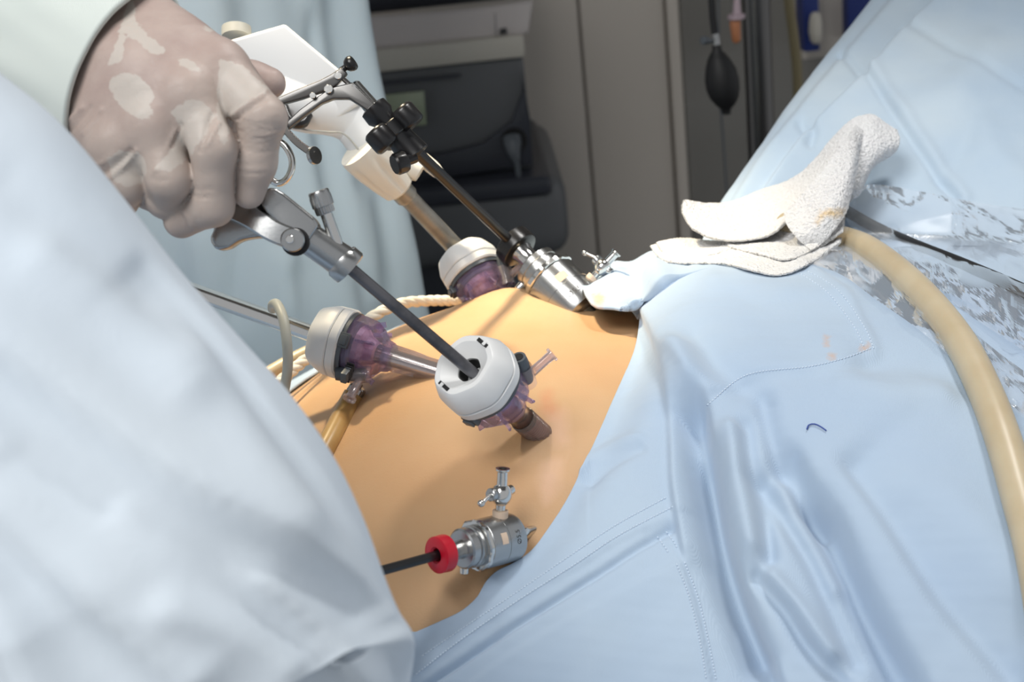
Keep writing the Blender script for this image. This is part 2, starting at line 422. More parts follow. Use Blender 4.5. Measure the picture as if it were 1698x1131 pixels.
eo = np.concatenate([eo, np.interp(np.arange(len(far)), [0, len(far)*.8, len(far)-1], [.0035, .0035, .014])])
loop = np.concatenate([ew, far]); nl = len(loop)
cen = np.array([-.03, .775])
ang = np.unwrap(np.arctan2(loop[:, 1]-cen[1], loop[:, 0]-cen[0]))
# outward directions, evened out so the rays fan smoothly
ang_s = np.linspace(ang[0], ang[0]-2*math.pi if ang[-1] < ang[0] else ang[0]+2*math.pi, nl, endpoint=False)
for _ in range(400): ang = np.concatenate([[ang[0]], (ang[:-2]+2*ang[1:-1]+ang[2:])/4, [ang[-1]]])
_k = int(np.argmin(np.linalg.norm(ec-np.array([796, 985]), axis=1))); ang = ang-np.sign(ang[-1]-ang[0])*.3*np.exp(-((np.arange(nl)-_k)/60.)**2)
dirs = np.stack([np.cos(ang), np.sin(ang)], 1)
out = []
for i in range(nl):
    dx, dy = dirs[i]; lx, ly = loop[i]
    tx = ((.72 if dx > 0 else -.55)-lx)/dx if abs(dx) > 1e-6 else 9; ty = ((1.14 if dy > 0 else .36)-ly)/dy if abs(dy) > 1e-6 else 9
    out.append(min(tx, ty))
out = np.array(out)
vv = np.concatenate([np.linspace(0, .36, 320), np.linspace(.37, 1, 26)]); NV = len(vv)
tt = np.where(vv[None, :] <= .36, np.minimum(vv[None, :], out[:, None]*vv[None, :]/.36*.6), 0)
fr = (vv[None, :]-.36)/.64; base36 = np.minimum(.36, out*.6)
tt = np.where(vv[None, :] <= .36, tt, base36[:, None]+(out-base36)[:, None]*fr)
PXY = loop[:, None, :]+tt[..., None]*dirs[:, None, :]
DZ = drape_z(PXY[..., 0], PXY[..., 1])
# near the opening the sheet settles onto the skin
skz = body_z(PXY[..., 0], PXY[..., 1])+eo[:, None]
wgt = np.exp(-(tt/.018)**2); DZ = np.maximum(DZ, body_z(PXY[..., 0], PXY[..., 1])+.0105*(np.abs((PXY[..., 1]-YC)/np.interp(PXY[..., 0], AX, AA)) < 1)); DZ = DZ*(1-wgt)+np.where(skz > ZC+.02, skz, DZ)*wgt
V = np.concatenate([PXY, DZ[..., None]], -1).reshape(-1, 3); Fd = grid_faces(nl, NV, True)
nrm = normals(V, Fd)
if nrm[:, 2].mean() < 0: Fd = Fd[:, ::-1]; nrm = -nrm
q, dd = Q(V)
MMM = .001
SPEC = [
 ('s', [(1292, 1131), (1265, 1060), (1228, 960), (1200, 860), (1182, 760), (1168, 678)], -17*MMM, 4, 60),
 ('r', [(1152, 690), (1168, 780), (1186, 880), (1214, 980), (1256, 1090)], -15.0*MMM, 26),
 ('s', [(1082, 545), (1098, 600), (1104, 660), (1108, 730), (1112, 800), (1128, 900)], 7*MMM, 4, 60),
 ('r', [(1130, 600), (1150, 660), (1165, 720)], 9.0*MMM, 26),
 ('s', [(1060, 500), (1088, 560), (1120, 610), (1160, 668), (1176, 664), (1238, 630), (1290, 620), (1340, 618), (1400, 604), (1457, 585), (1440, 545), (1395, 480), (1335, 440)], 3.2*MMM, 2.6, 90),
 ('r', [(1150, 560), (1190, 610), (1230, 640)], -4.6*MMM, 22),
 ('r', [(1236, 705), (1247, 779), (1265, 834), (1275, 920)], -7.5*MMM, 13),
 ('r', [(1215, 720), (1225, 800), (1245, 900)], 7.5*MMM, 20),
 ('r', [(1265, 660), (1285, 740), (1320, 800), (1362, 850)], -7.5*MMM, 15),
 ('s', [(1528, 1131), (1473, 1042), (1424, 944), (1393, 859), (1357, 810), (1325, 749)], -13*MMM, 6, 80),
 ('r', [(1350, 830), (1400, 930), (1440, 1020), (1490, 1131)], -12.0*MMM, 30),
 ('s', [(1408, 775), (1473, 865), (1546, 981), (1613, 1061), (1672, 1131)], -11*MMM, 8, 60),
 ('r', [(1253, 951), (1302, 1006), (1339, 1067), (1400, 1131)], -7.5*MMM, 12),
 ('r', [(1280, 960), (1325, 1010), (1375, 1080)], 7.5*MMM, 16),
 ('r', [(1265, 785), (1308, 865), (1345, 926), (1385, 1020), (1420, 1100)], -7.5*MMM, 13),
 ('r', [(1300, 790), (1340, 870), (1385, 960)], 4.6*MMM, 16),
 ('r', [(1112, 868), (1020, 932), (935, 987), (850, 1040), (764, 1097), (700, 1140)], -4.5*MMM, 5.5),
 ('s', [(690, 1124), (760, 1072), (860, 1003), (953, 944), (1027, 895), (1127, 844)], 1.8*MMM, 2.6, 40),
 ('s', [(1128, 925), (1060, 960), (960, 1015), (860, 1075), (780, 1131)], 1.5*MMM, 2.6, 60),
 ('s', [(1180, 1131), (1166, 1060), (1149, 987), (1126, 920)], 3*MMM, 3, 40),
 ('r', [(960, 780), (1010, 740), (1055, 720)], 2.3*MMM, 10),
 ('r', [(975, 800), (1020, 760), (1060, 738)], -2.3*MMM, 9),
 ('r', [(1400, 640), (1480, 660), (1560, 650)], 4.6*MMM, 30),
 ('r', [(1440, 600), (1520, 600), (1600, 640)], -4.6*MMM, 25),
 ('r', [(1500, 800), (1600, 860), (1680, 960)], 3.4*MMM, 40),
 ('r', [(1180, 470), (1300, 490), (1420, 500)], 2.9*MMM, 18),
 ('r', [(1085, 440), (1100, 490), (1070, 530)], 6*MMM, 22),
 ('r', [(1045, 440), (1060, 480), (1055, 505)], -5*MMM, 16),
 ('r', [(1030, 435), (1010, 470)], 3*MMM, 16),
]
disp = np.zeros(len(V)); vis = (q[:, 0] > 600) & (q[:, 0] < 1900) & (q[:, 1] > 300) & (q[:, 1] < 1400)
disp[vis] = folds(q[vis], SPEC)
_d = disp.reshape(nl, NV)
for _ in range(4):
    _d = (np.roll(_d, 1, 0)+2*_d+np.roll(_d, -1, 0))/4; _d[:, 1:-1] = (_d[:, :-2]+2*_d[:, 1:-1]+_d[:, 2:])/4
disp = _d.reshape(-1)
disp += .0006*noise3(V*90, 3)+.0012*noise3(V*28, 5, 2)*np.clip(tt.reshape(-1)/.05, 0, 1)
V2 = V+disp[:, None]*nrm
_g = V2.reshape(nl, NV, 3)
for _ in range(2):
    _g = (np.roll(_g, 1, 0)+2*_g+np.roll(_g, -1, 0))/4 if _ == 9 else _g
    _m = _g.copy(); _m[:, 1:-1] = (_g[:, :-2]+2*_g[:, 1:-1]+_g[:, 2:])/4; _g = _m
V2 = _g.reshape(-1, 3)
# turned hem: roll the lip up a little
DRAPE_V = V2; DRAPE_Q = Q(V2)[0]
drape = thing('surgical_drape', 'light blue cotton drape over patient with seams and deep folds around abdomen', 'drape', loc=(.25, .8, 1.0))
sheet = mesh('sheet', V2, Fd, 'drape_blue', drape, True)
def poly_sd(q_, poly):
    poly = np.array(poly, float); n = len(poly); d = np.full(len(q_), 1e9); ins = np.zeros(len(q_), bool)
    for i in range(n):
        a = poly[i]; b = poly[(i+1) % n]; ab = b-a; t = np.clip(((q_-a)@ab)/(ab@ab), 0, 1); d = np.minimum(d, np.linalg.norm(q_-a-t[:, None]*ab, axis=1))
        c = ((a[1] > q_[:, 1]) != (b[1] > q_[:, 1])) & (q_[:, 0] < (b[0]-a[0])*(q_[:, 1]-a[1])/(b[1]-a[1]+1e-12)+a[0]); ins ^= c
    return np.where(ins, d, -d)
def stain(o, verts, polys, col, soft=4.0, amount=.8, key='stain', nscale=420, namp=16):
    """a real stain with its own outline: distance-to-outline attribute broken up by noise"""
    qq, _ = Q(verts); sd = np.full(len(verts), -40.)
    for p in polys: sd = np.maximum(sd, poly_sd(qq, p))
    at = o.data.attributes.new(key, 'FLOAT', 'POINT'); at.data.foreach_set('value', np.clip(sd, -40, 40).astype(np.float32))
    m = o.data.materials[0]; nt = m.node_tree; N = nt.nodes; L = nt.links; b = N['Principled BSDF']
    a_ = N.new('ShaderNodeAttribute'); a_.attribute_name = key; tc = N.new('ShaderNodeTexCoord'); nz = N.new('ShaderNodeTexNoise'); nz.inputs['Scale'].default_value = nscale; nz.inputs['Detail'].default_value = 5; L.new(tc.outputs['Object'], nz.inputs['Vector'])
    mu = N.new('ShaderNodeMath'); mu.operation = 'MULTIPLY_ADD'; mu.inputs[1].default_value = namp; mu.inputs[2].default_value = -namp*.56; L.new(nz.outputs['Fac'], mu.inputs[0])
    ad = N.new('ShaderNodeMath'); ad.operation = 'ADD'; L.new(a_.outputs['Fac'], ad.inputs[0]); L.new(mu.outputs[0], ad.inputs[1])
    mr = N.new('ShaderNodeMapRange'); mr.inputs['From Min'].default_value = -soft; mr.inputs['From Max'].default_value = soft; mr.inputs['To Max'].default_value = amount; L.new(ad.outputs[0], mr.inputs['Value'])
    src = b.inputs['Base Color'].links[0].from_socket; mx = N.new('ShaderNodeMix'); mx.data_type = 'RGBA'; L.new(mr.outputs[0], mx.inputs['Factor']); L.new(src, mx.inputs[6]); mx.inputs[7].default_value = s2l(col); L.new(mx.outputs[2], b.inputs['Base Color'])
stain(sheet, V2, [[(980, 488), (996, 482), (1006, 494), (998, 508), (986, 508)], [(1367, 558), (1374, 558), (1373, 574), (1368, 574)], [(1426, 575), (1442, 570), (1442, 578), (1428, 581)], [(1374, 588), (1384, 588), (1384, 595), (1376, 595)], [(1085, 405), (1140, 400), (1130, 412), (1090, 414)]], (208, 160, 112), 6, .7)
md = sheet.modifiers.new('thick', 'SOLIDIFY'); md.thickness = .0018; md.offset = -1
from mathutils.bvhtree import BVHTree
DBVH = BVHTree.FromPolygons([tuple(p) for p in V2], [tuple(q_) for q_ in Fd.tolist()])
def bvh_d(tree, px, py, default=.9):
    dv = Fw+(px-849)/FPX*Rt-(py-565.5)/FPX*Up; h = tree.ray_cast(Vector(C0), Vector(dv).normalized())
    return float((np.array(h[0])-C0)@Fw) if h[0] is not None else default
def drape_point(px, py, off=.001): return P(px, py, bvh_d(DBVH, px, py)-off)
def seam(pts, name='seam_stitching', step=5.5):
    c = catmull(pts, 200); L = np.concatenate([[0], np.cumsum(np.linalg.norm(np.diff(c, axis=0), axis=1))]); g = Geo()
    for s in np.arange(0, L[-1]-step, step):
        a = [np.interp(s, L, c[:, k]) for k in (0, 1)]; b = [np.interp(s+step*.62, L, c[:, k]) for k in (0, 1)]
        g.add(*tube([drape_point(*a, 0), drape_point((a[0]+b[0])/2, (a[1]+b[1])/2, .0003), drape_point(*b, 0)], .00036, 5))
    o = mesh(name, g.v, g.f, 'stitch', drape, True); o['kind'] = 'stuff'
seam([(1172, 672), (1238, 622), (1340, 608), (1400, 594), (1446, 577)])
seam([(1449, 578), (1432, 540), (1388, 480), (1335, 447)])
seam([(1432, 574), (1415, 540), (1372, 485), (1325, 452)])
seam([(690, 1118), (760, 1064), (860, 995), (953, 936), (1027, 887), (1120, 838)])
seam([(700, 1088), (770, 1040), (860, 980), (950, 918), (1022, 870), (1110, 822)])
seam([(1105, 882), (1118, 900), (1124, 912)]); seam([(1090, 890), (1103, 908), (1110, 920)])
seam([(1122, 935), (1143, 990), (1160, 1060), (1172, 1131)]); seam([(1135, 932), (1157, 990), (1174, 1060), (1188, 1131)])
# loose blue thread
tc_ = catmull([(1338, 712), (1341, 705), (1350, 703), (1360, 707), (1370, 714)], 16)
o = mesh('loose_thread', *tube([drape_point(a, b, .0012) for a, b in tc_], .00035, 6), 'thread_blue', loc=tuple(drape_point(1350, 706)))
tag(o, 'short dark blue loose thread curled on the drape', 'thread')
stain(skin_o, v, [[(898, 660), (912, 652), (922, 672), (924, 690), (908, 690), (900, 676)]], (204, 122, 90), 14, .5, 'flush', 90, 20)
stain(skin_o, v, [[(905, 770), (930, 760), (925, 800), (905, 830), (893, 800)], [(905, 690), (935, 680), (940, 740), (920, 740)]], (226, 186, 164), 16, .55, 'pale', 60, 20)
stain(skin_o, v, [[(862, 878), (874, 874), (880, 886), (876, 898), (864, 896)]], (140, 60, 48), 8, .7, 'sore', 160, 10)
# ------------------------------------------------------------------ generic: sheet from sparse depth controls
def rbf(pts, smooth=1e-3):
    pts = np.array(pts, float); xy = pts[:, :2]/500; z = pts[:, 2]; n = len(xy)
    def U(r): return np.where(r > 1e-9, r*r*np.log(np.maximum(r, 1e-9)), 0)
    K = U(np.linalg.norm(xy[:, None]-xy[None], axis=2))+smooth*np.eye(n); Pm = np.c_[np.ones(n), xy]
    A = np.block([[K, Pm], [Pm.T, np.zeros((3, 3))]]); s = np.linalg.solve(A, np.r_[z, 0, 0, 0])
    def ev(q):
        q = np.asarray(q, float)/500; return U(np.linalg.norm(q[:, None]-xy[None], axis=2))@s[:n]+np.c_[np.ones(len(q)), q]@s[n:]
    return ev
def PQ(q, d):
    q = np.asarray(q); return C0+d[:, None]*(Fw+((q[:, 0]-849)/FPX)[:, None]*Rt-((q[:, 1]-565.5)/FPX)[:, None]*Up)

# ------------------------------------------------------------------ anaesthesia screen drape (upper right)
left = catmull([(1130, 420), (1172, 328), (1219, 262), (1285, 165), (1347, 83), (1414, 0), (1530, -150), (1690, -350)], 200)
right = catmull([(2150, 640), (2150, 540), (2150, 420), (2150, 300), (2150, 150), (2150, 0), (2150, -150), (2150, -350)], 200)
nu_, nv_ = 200, 230
dep = rbf([(1150, 420, .99), (1192, 328, 1.02), (1308, 165, 1.12), (1442, 0, 1.22), (1560, -150, 1.30), (1720, -350, 1.40), (1698, 0, 1.13), (1698, 200, 1.02), (1698, 380, .955), (1500, 380, .97), (1500, 200, 1.05), (2150, 0, 1.02), (2150, 400, .90), (2150, 640, .85), (2150, -350, 1.2), (1400, 520, .95)])
vq = np.linspace(0, 1, nv_)**1.25
G = left[:, None, :]*(1-vq)[None, :, None]+right[:, None, :]*vq[None, :, None]
gq = G.reshape(-1, 2); gd = dep(gq)
Vs = PQ(gq, gd)
SP2 = [
 ('s', [(1700, -140), (1569, 0), (1499, 70), (1438, 143), (1351, 226), (1286, 304), (1255, 350)], 15*MMM, 4.5, 120),
 ('s', [(1600, -140), (1482, 0), (1400, 95), (1330, 178), (1262, 262), (1210, 345)], 8*MMM, 7, 60),
 ('r', [(1438, 143), (1480, 200), (1525, 261), (1586, 335)], -3.5*MMM, 7),
 ('r', [(1452, 138), (1494, 195), (1540, 255), (1600, 330)], 3*MMM, 11),
 ('r', [(1395, 95), (1415, 115), (1435, 140)], -4*MMM, 7),
 ('r', [(1330, 215), (1350, 240), (1345, 262)], -5*MMM, 9),
 ('r', [(1500, 60), (1560, 85), (1640, 120), (1698, 150)], -2.5*MMM, 8),
 ('r', [(1500, 200), (1590, 150), (1640, 90)], 3*MMM, 25),
 ('r', [(1440, 260), (1430, 300), (1415, 330)], -6*MMM, 18),
 ('r', [(1600, 180), (1650, 260), (1698, 310)], 4*MMM, 30),
 ('r', [(1560, 300), (1600, 240), (1610, 200)], -3*MMM, 20),
]
Fs = grid_faces(nu_, nv_); ns = normals(Vs, Fs)
if (ns@Fw).mean() > 0: ns = -ns; Fs = Fs[:, ::-1]
ds = folds(gq, SP2)+.0012*noise3(Vs*30, 8, 2)+.0004*noise3(Vs*100, 9, 2)
# the free edge rolls backwards
edge = np.tile(np.arange(nv_), nu_); ed = np.linalg.norm(gq-np.repeat(left, nv_, 0), axis=1)
ds -= .022*np.exp(-(ed/16.)**1.3)
Vs = Vs+ds[:, None]*ns
scr = thing('screen_drape', 'pale blue drape raised as a screen behind the white towel', 'drape', loc=tuple(P(1500, 420, 1.0)))
o = mesh('sheet', Vs, Fs, 'screen_blue', scr, True); md = o.modifiers.new('thick', 'SOLIDIFY'); md.thickness = .002; md.offset = -1
# support bar that carries it, above and outside the picture
wpart('support_bar', tube([P(1650, -360, 1.44), P(2250, -380, 1.2)], .012, 14), 'steel', scr)

# ------------------------------------------------------------------ terry towel
def patch(rows, nu=50, nv=40, amp=.0022, seed=1, thick=.0028, lay=.004):
    """cloth patch through rows of (px,py,d) control points -> closed thick slab with soft rims"""
    nu *= 2; nv *= 2; rows = [catmull(r, nu) for r in rows]; R_ = np.array(rows)           # rows x nu x 3
    cols = np.array([catmull(R_[:, k, :], nv) for k in range(nu)])        # nu x nv x 3
    c = cols.reshape(-1, 3).copy(); base = np.array([bvh_d(DBVH, a_, b_, 2.) for a_, b_ in c[:, :2]]).reshape(nu, nv)
    base = np.where(base > 1.2, 9., base); lim = np.minimum(c[:, 2].reshape(nu, nv), base-lay-.004)
    for _ in range(10): lim[1:-1] = (lim[:-2]+2*lim[1:-1]+lim[2:])/4; lim[:, 1:-1] = (lim[:, :-2]+2*lim[:, 1:-1]+lim[:, 2:])/4
    c[:, 2] = lim.reshape(-1); Vp = PQ(c[:, :2], c[:, 2]); Fp = grid_faces(nu, nv); n = normals(Vp, Fp)
    if (n@Fw).mean() > 0: n = -n; Fp = Fp[:, ::-1]
    Vp = Vp+(amp*noise3(Vp*60, seed, 2)+.0003*noise3(Vp*600, seed+1, 3))[:, None]*n+np.random.RandomState(seed).randn(len(Vp), 3)*.00012
    iu = np.repeat(np.arange(nu), nv); iv = np.tile(np.arange(nv), nu)
    rim = np.minimum(np.minimum(iu, nu-1-iu), np.minimum(iv, nv-1-iv)); t = thick*(1-np.exp(-(rim+.25)/1.3))
    front = Vp+n*(t/2)[:, None]; back = Vp-n*(t/2)[:, None]; N_ = len(Vp)
    F2 = [tuple(q) for q in Fp]+[tuple(q[::-1]+N_) for q in Fp]
    ring = [j for j in range(nv)]+[i*nv+nv-1 for i in range(1, nu)]+[(nu-1)*nv+j for j in range(nv-2, -1, -1)]+[i*nv for i in range(nu-2, 0, -1)]
    for a in range(len(ring)):
        p_, q_ = ring[a], ring[(a+1) % len(ring)]; F2.append((p_, q_, q_+N_, p_+N_))
    return np.concatenate([front, back]), F2
tw = Geo()
# long upper flap curling up at its left tip
tw.add(*patch([[(1134, 331, .945), (1170, 338, .965), (1210, 334, .985), (1262, 316, .995), (1312, 296, .995), (1352, 262, .99), (1385, 226, .985), (1418, 196, .98), (1446, 191, .985)],
               [(1131, 346, .935), (1168, 356, .945), (1214, 357, .955), (1272, 346, .96), (1322, 322, .955), (1362, 284, .955), (1394, 246, .955), (1424, 214, .965), (1448, 204, .975)],
               [(1136, 362, .925), (1172, 376, .925), (1220, 381, .925), (1276, 372, .925), (1316, 348, .925), (1348, 314, .93), (1380, 276, .94), (1410, 240, .95), (1432, 220, .965)],
               [(1146, 378, .915), (1182, 395, .905), (1228, 401, .90), (1270, 392, .90), (1296, 372, .905), (1318, 342, .91), (1352, 300, .925), (1394, 258, .94), (1420, 232, .955)]], 80, 44, .0009, 3, .0028, .018))
# front fold falling from the peak
tw.add(*patch([[(1300, 352, .905), (1322, 330, .905), (1352, 296, .91), (1382, 258, .925), (1404, 228, .945), (1420, 206, .965)],
               [(1304, 372, .895), (1340, 352, .895), (1372, 310, .90), (1398, 268, .918), (1412, 236, .94), (1426, 212, .962)],
               [(1322, 396, .885), (1356, 372, .885), (1392, 326, .895), (1410, 280, .915), (1418, 246, .94), (1432, 216, .962)],
               [(1344, 416, .888), (1372, 396, .885), (1402, 352, .90), (1414, 300, .925), (1420, 260, .948), (1438, 222, .968)]], 60, 44, .001, 5, .0028, .020))
# middle layer behind the fold, lower rims
tw.add(*patch([[(1196, 392, .93), (1250, 388, .94), (1300, 366, .935), (1350, 350, .93), (1398, 330, .93)],
               [(1204, 408, .905), (1256, 408, .915), (1304, 394, .915), (1354, 376, .905), (1402, 358, .91)],
               [(1216, 414, .892), (1262, 424, .89), (1308, 432, .885), (1356, 412, .884), (1398, 384, .895)]], 56, 30, .0009, 7, .0028, .011))
# lowest layer resting on the drape
tw.add(*patch([[(1078, 408, .94), (1120, 404, .955), (1180, 402, .955), (1260, 404, .94), (1340, 396, .93), (1398, 372, .93)],
               [(1090, 424, .925), (1136, 422, .925), (1192, 420, .92), (1262, 426, .912), (1340, 420, .90), (1396, 392, .905)],
               [(1108, 434, .912), (1146, 436, .905), (1196, 436, .895), (1240, 448, .882), (1292, 455, .868), (1348, 436, .874), (1394, 402, .892)]], 70, 34, .0009, 11, .0028, .003))
# small crumpled layer on the left of the pile
tw.add(*patch([[(1088, 404, .945), (1130, 396, .95), (1172, 398, .945), (1218, 402, .935)],
               [(1094, 412, .925), (1134, 410, .922), (1174, 412, .918), (1220, 412, .91)],
               [(1100, 420, .918), (1140, 426, .908), (1178, 424, .90), (1214, 416, .90)]], 44, 20, .0010, 13, .0028, .008))
# tucked end on the right below the peak
tw.add(*patch([[(1414, 210, .985), (1440, 194, .985), (1462, 206, .985), (1486, 220, .985)],
               [(1414, 236, .965), (1436, 222, .965), (1460, 228, .968), (1490, 236, .975)],
               [(1410, 268, .955), (1432, 256, .955), (1456, 250, .96), (1478, 252, .975)],
               [(1408, 306, .95), (1426, 294, .952), (1436, 280, .96), (1446, 270, .98)],
               [(1406, 336, .955), (1418, 326, .955), (1424, 312, .965), (1428, 300, .985)]], 34, 46, .0022, 17, .007))
towel = thing('towel', 'white crumpled terry towel with a yellow stain lying on the drape', 'towel', loc=tuple(P(1260, 440, .91)))
two = mesh('cloth', tw.v, tw.f, 'terry', towel, True)
stain(two, np.array(tw.v), [[(1362, 350), (1372, 346), (1400, 348), (1398, 356), (1384, 362), (1370, 358), (1356, 372), (1352, 370)]], (232, 196, 130), 6, .75)
tg = Geo(); tg.add(*patch([[(1358, 352, .876), (1380, 346, .879), (1398, 352, .886)], [(1362, 358, .874), (1380, 354, .877), (1394, 357, .884)]], 14, 8, .0004, 2, .0016))

# ------------------------------------------------------------------ thick tan tube over the drape
tp = catmull([(1300, 372, .93), (1376, 390, .895), (1432, 408, .872), (1490, 450, .85), (1544, 504, .825), (1594, 570, .80), (1634, 650, .775), (1664, 730, .75), (1690, 820, .72), (1716, 920, .69), (1740, 1060, .65)], 90)
tr = np.interp(np.arange(90), [0, 20, 45, 70, 89], [.0078, .0080, .0086, .0086, .0085])
SBVH = BVHTree.FromPolygons([tuple(p) for p in Vs], [tuple(q_) for q_ in Fs.tolist()])
for k in range(len(tp)):
    if tp[k, 0] > 1390: tp[k, 2] = min(bvh_d(DBVH, tp[k, 0], tp[k, 1], .7), bvh_d(SBVH, tp[k, 0], tp[k, 1], 2.))-.0095-.004*np.exp(-(tp[k, 1]-405)/60)
for _ in range(8): tp[1:-1, 2] = (tp[:-2, 2]+tp[1:-1, 2]+tp[2:, 2])/3
o = mesh('suction_tube', *tube([P(*p) for p in tp], tr, 22), 'tan_rubber', loc=tuple(P(1590, 570, .80)))
tag(o, 'thick beige rubber tube curving from under the towel across the drape', 'tube')

# ------------------------------------------------------------------ black cable inside a crumpled clear plastic sleeve
kp = catmull([(1340, 318, .965), (1400, 348, .945), (1450, 376, .925), (1520, 408, .905), (1600, 440, .885), (1698, 482, .86), (1820, 540, .83)], 60)
for k in range(60):
    if kp[k, 0] > 1400: kp[k, 2] = min(bvh_d(DBVH, kp[k, 0], kp[k, 1], 2.), bvh_d(SBVH, kp[k, 0], kp[k, 1], 2.))-.0085
for _ in range(6): kp[1:-1, 2] = (kp[:-2, 2]+kp[1:-1, 2]+kp[2:, 2])/3
slv = thing('camera_cable', 'black cable in a crinkled clear plastic sleeve at right', 'cable', loc=tuple(P(1520, 420, .905)))
wpart('cable', tube([P(*p) for p in kp], .0040, 14), 'black_rubber', slv)
def film(rows, seed, nu, nv, lift):
    rows = [catmull(r, nu) for r in rows]; R_ = np.array(rows); c = np.array([catmull(R_[:, k, :], nv) for k in range(nu)])
    dd_ = np.array([[min(bvh_d(DBVH, *p, 2.), bvh_d(SBVH, *p, 2.), .97) for p in row] for row in c])
    for _ in range(6):
        dd_[1:-1] = (dd_[:-2]+dd_[1:-1]*2+dd_[2:])/4; dd_[:, 1:-1] = (dd_[:, :-2]+dd_[:, 1:-1]*2+dd_[:, 2:])/4
    rs = np.random.RandomState(seed); q2 = c.reshape(-1, 2); D = np.zeros(len(q2))
    for k in range(int(len(q2)/14)):   # ridged creases with long flats between
        ctr = q2[rs.randint(len(q2))]; a = rs.choice([rs.uniform(.1, .8), rs.uniform(1.2, 2.2)]); dv = np.array([math.cos(a), math.sin(a)]); L_ = rs.uniform(12, 44)
        u_ = (q2-ctr)@dv; w_ = (q2-ctr)@np.array([-dv[1], dv[0]]); D += rs.uniform(-.0030, .0060)*np.exp(-np.abs(w_)/rs.uniform(5, 12))*np.exp(-(u_/L_)**2)
    vq_ = np.tile(np.linspace(0, 1, nv), nu); D += lift*np.sin(math.pi*vq_)
    D = np.clip(D, -.004, lift+.006); return PQ(q2, dd_.reshape(-1)-.005-D), grid_faces(nu, nv)
a1 = film([[(1400, 318), (1450, 306), (1530, 318), (1610, 334), (1720, 350), (1850, 372)],
           [(1402, 345), (1450, 356), (1530, 388), (1610, 420), (1720, 464), (1850, 520)],
           [(1404, 372), (1450, 400), (1530, 462), (1610, 524), (1720, 596), (1850, 680)]], 4, 110, 62, .012)
a2 = film([[(1340, 404), (1400, 404), (1470, 432), (1560, 500), (1640, 572), (1760, 660)],
           [(1336, 424), (1400, 436), (1470, 482), (1550, 540), (1640, 612), (1760, 700)],
           [(1340, 436), (1396, 456), (1452, 496), (1530, 552), (1630, 640), (1760, 740)]], 9, 80, 30, .0)
g = Geo(); g.add(a1[0], [tuple(q) for q in a1[1]]); g.add(a2[0], [tuple(q) for q in a2[1]])
wpart('plastic_sleeve', (g.v, g.f), 'film', slv, None, False, 'clear crinkled plastic sleeve')

# ------------------------------------------------------------------ person in the foreground (sleeve)
OUT = [(-420, -160), (-250, -40), (-100, 52), (0, 122), (100, 204), (200, 322), (300, 450), (400, 562), (480, 652), (552, 755), (602, 858), (640, 962), (662, 1014), (686, 1058), (680, 1131), (650, 1250), (590, 1400)]
oc = catmull(OUT, 260); dl = np.gradient(oc, axis=0); dl /= np.linalg.norm(dl, axis=1)[:, None]; inn = np.stack([-dl[:, 1], dl[:, 0]], 1)
for _ in range(60): inn[1:-1] = (inn[:-2]+inn[1:-1]+inn[2:])/3
inn /= np.linalg.norm(inn, axis=1)[:, None]
DG = .50; RG = .088; nr = 150; secs = []
pdir = inn[:, 0, None]*Rt[None]-inn[:, 1, None]*Up[None]       # towards the inside of the sleeve
for i in range(len(oc)):
    edge_w = P(oc[i, 0], oc[i, 1], DG); view = (edge_w-C0)/np.linalg.norm(edge_w-C0)
    n_ = pdir[i]-view*(pdir[i]@view); n_ /= np.linalg.norm(n_); ctr = edge_w+n_*RG
    a = np.linspace(0, 2*math.pi, nr, endpoint=False)
    secs.append(ctr[None]+RG*1.0*(-np.cos(a)[:, None]*n_[None]-1.05*np.sin(a)[:, None]*view[None]))
Vg = np.array(secs).reshape(-1, 3); ng_ = len(oc)
Fg = []
i_ = np.arange(ng_-1)[:, None]; j_ = np.arange(nr)[None]; Fg = np.stack([i_*nr+j_, (i_+1)*nr+j_, (i_+1)*nr+(j_+1) % nr, i_*nr+(j_+1) % nr], -1).reshape(-1, 4)
ngm = normals(Vg, Fg); cen_ = Vg.reshape(ng_, nr, 3).mean(1).repeat(nr, 0)
if ((Vg-cen_)*ngm).sum(1).mean() < 0: ngm = -ngm; Fg = Fg[:, ::-1]
qg, dg = Q(Vg); front = (ngm@Fw) < 0.05
SPG = [
 ('a', [(-120, 520), (13, 605), (146, 702), (279, 795), (398, 860), (478, 902), (578, 962), (660, 1040)], 8*MMM, 22, 95),
 ('a', [(-100, 740), (0, 842), (86, 935), (186, 1022), (300, 1131)], 8*MMM, 26, 80),
 ('a', [(-60, 900), (-10, 1000), (30, 1090), (60, 1160)], 9*MMM, 26, 60),
 ('r', [(30, 765), (110, 805), (176, 836)], -2*MMM, 24),
 ('a', [(440, 985), (520, 1055), (590, 1131)], 5*MMM, 14, 40),
 ('a', [(330, 600), (400, 700), (450, 790), (480, 850)], 4*MMM, 60, 40),
 ('r', [(80, 430), (200, 520), (300, 640)], 3.5*MMM, 50),
 ('r', [(20, 300), (120, 400), (240, 480)], -2.5*MMM, 50),
 ('r', [(280, 1010), (380, 1050), (470, 1110)], 4*MMM, 34),
 ('s', [(640, 985), (600, 915), (552, 830), (512, 765), (450, 682), (395, 606), (330, 522), (255, 436)], -5*MMM, 5, 50),
]
dg_ = np.zeros(len(Vg)); dg_[front] = folds(qg[front], SPG)
rimfade = np.clip(-(ngm@Fw)/.35, 0, 1); dg_ *= rimfade
dg_ += .0005*noise3(Vg*22, 21, 2)*rimfade
Vg2 = Vg+ngm*dg_[:, None]
p_fg = thing('person', 'person in pale blue surgical gown filling the left foreground, seen by the sleeve', 'person', loc=tuple(P(200, 900, .55)))
mesh('gown_sleeve', Vg2, Fg, 'gown_blue', p_fg, True)

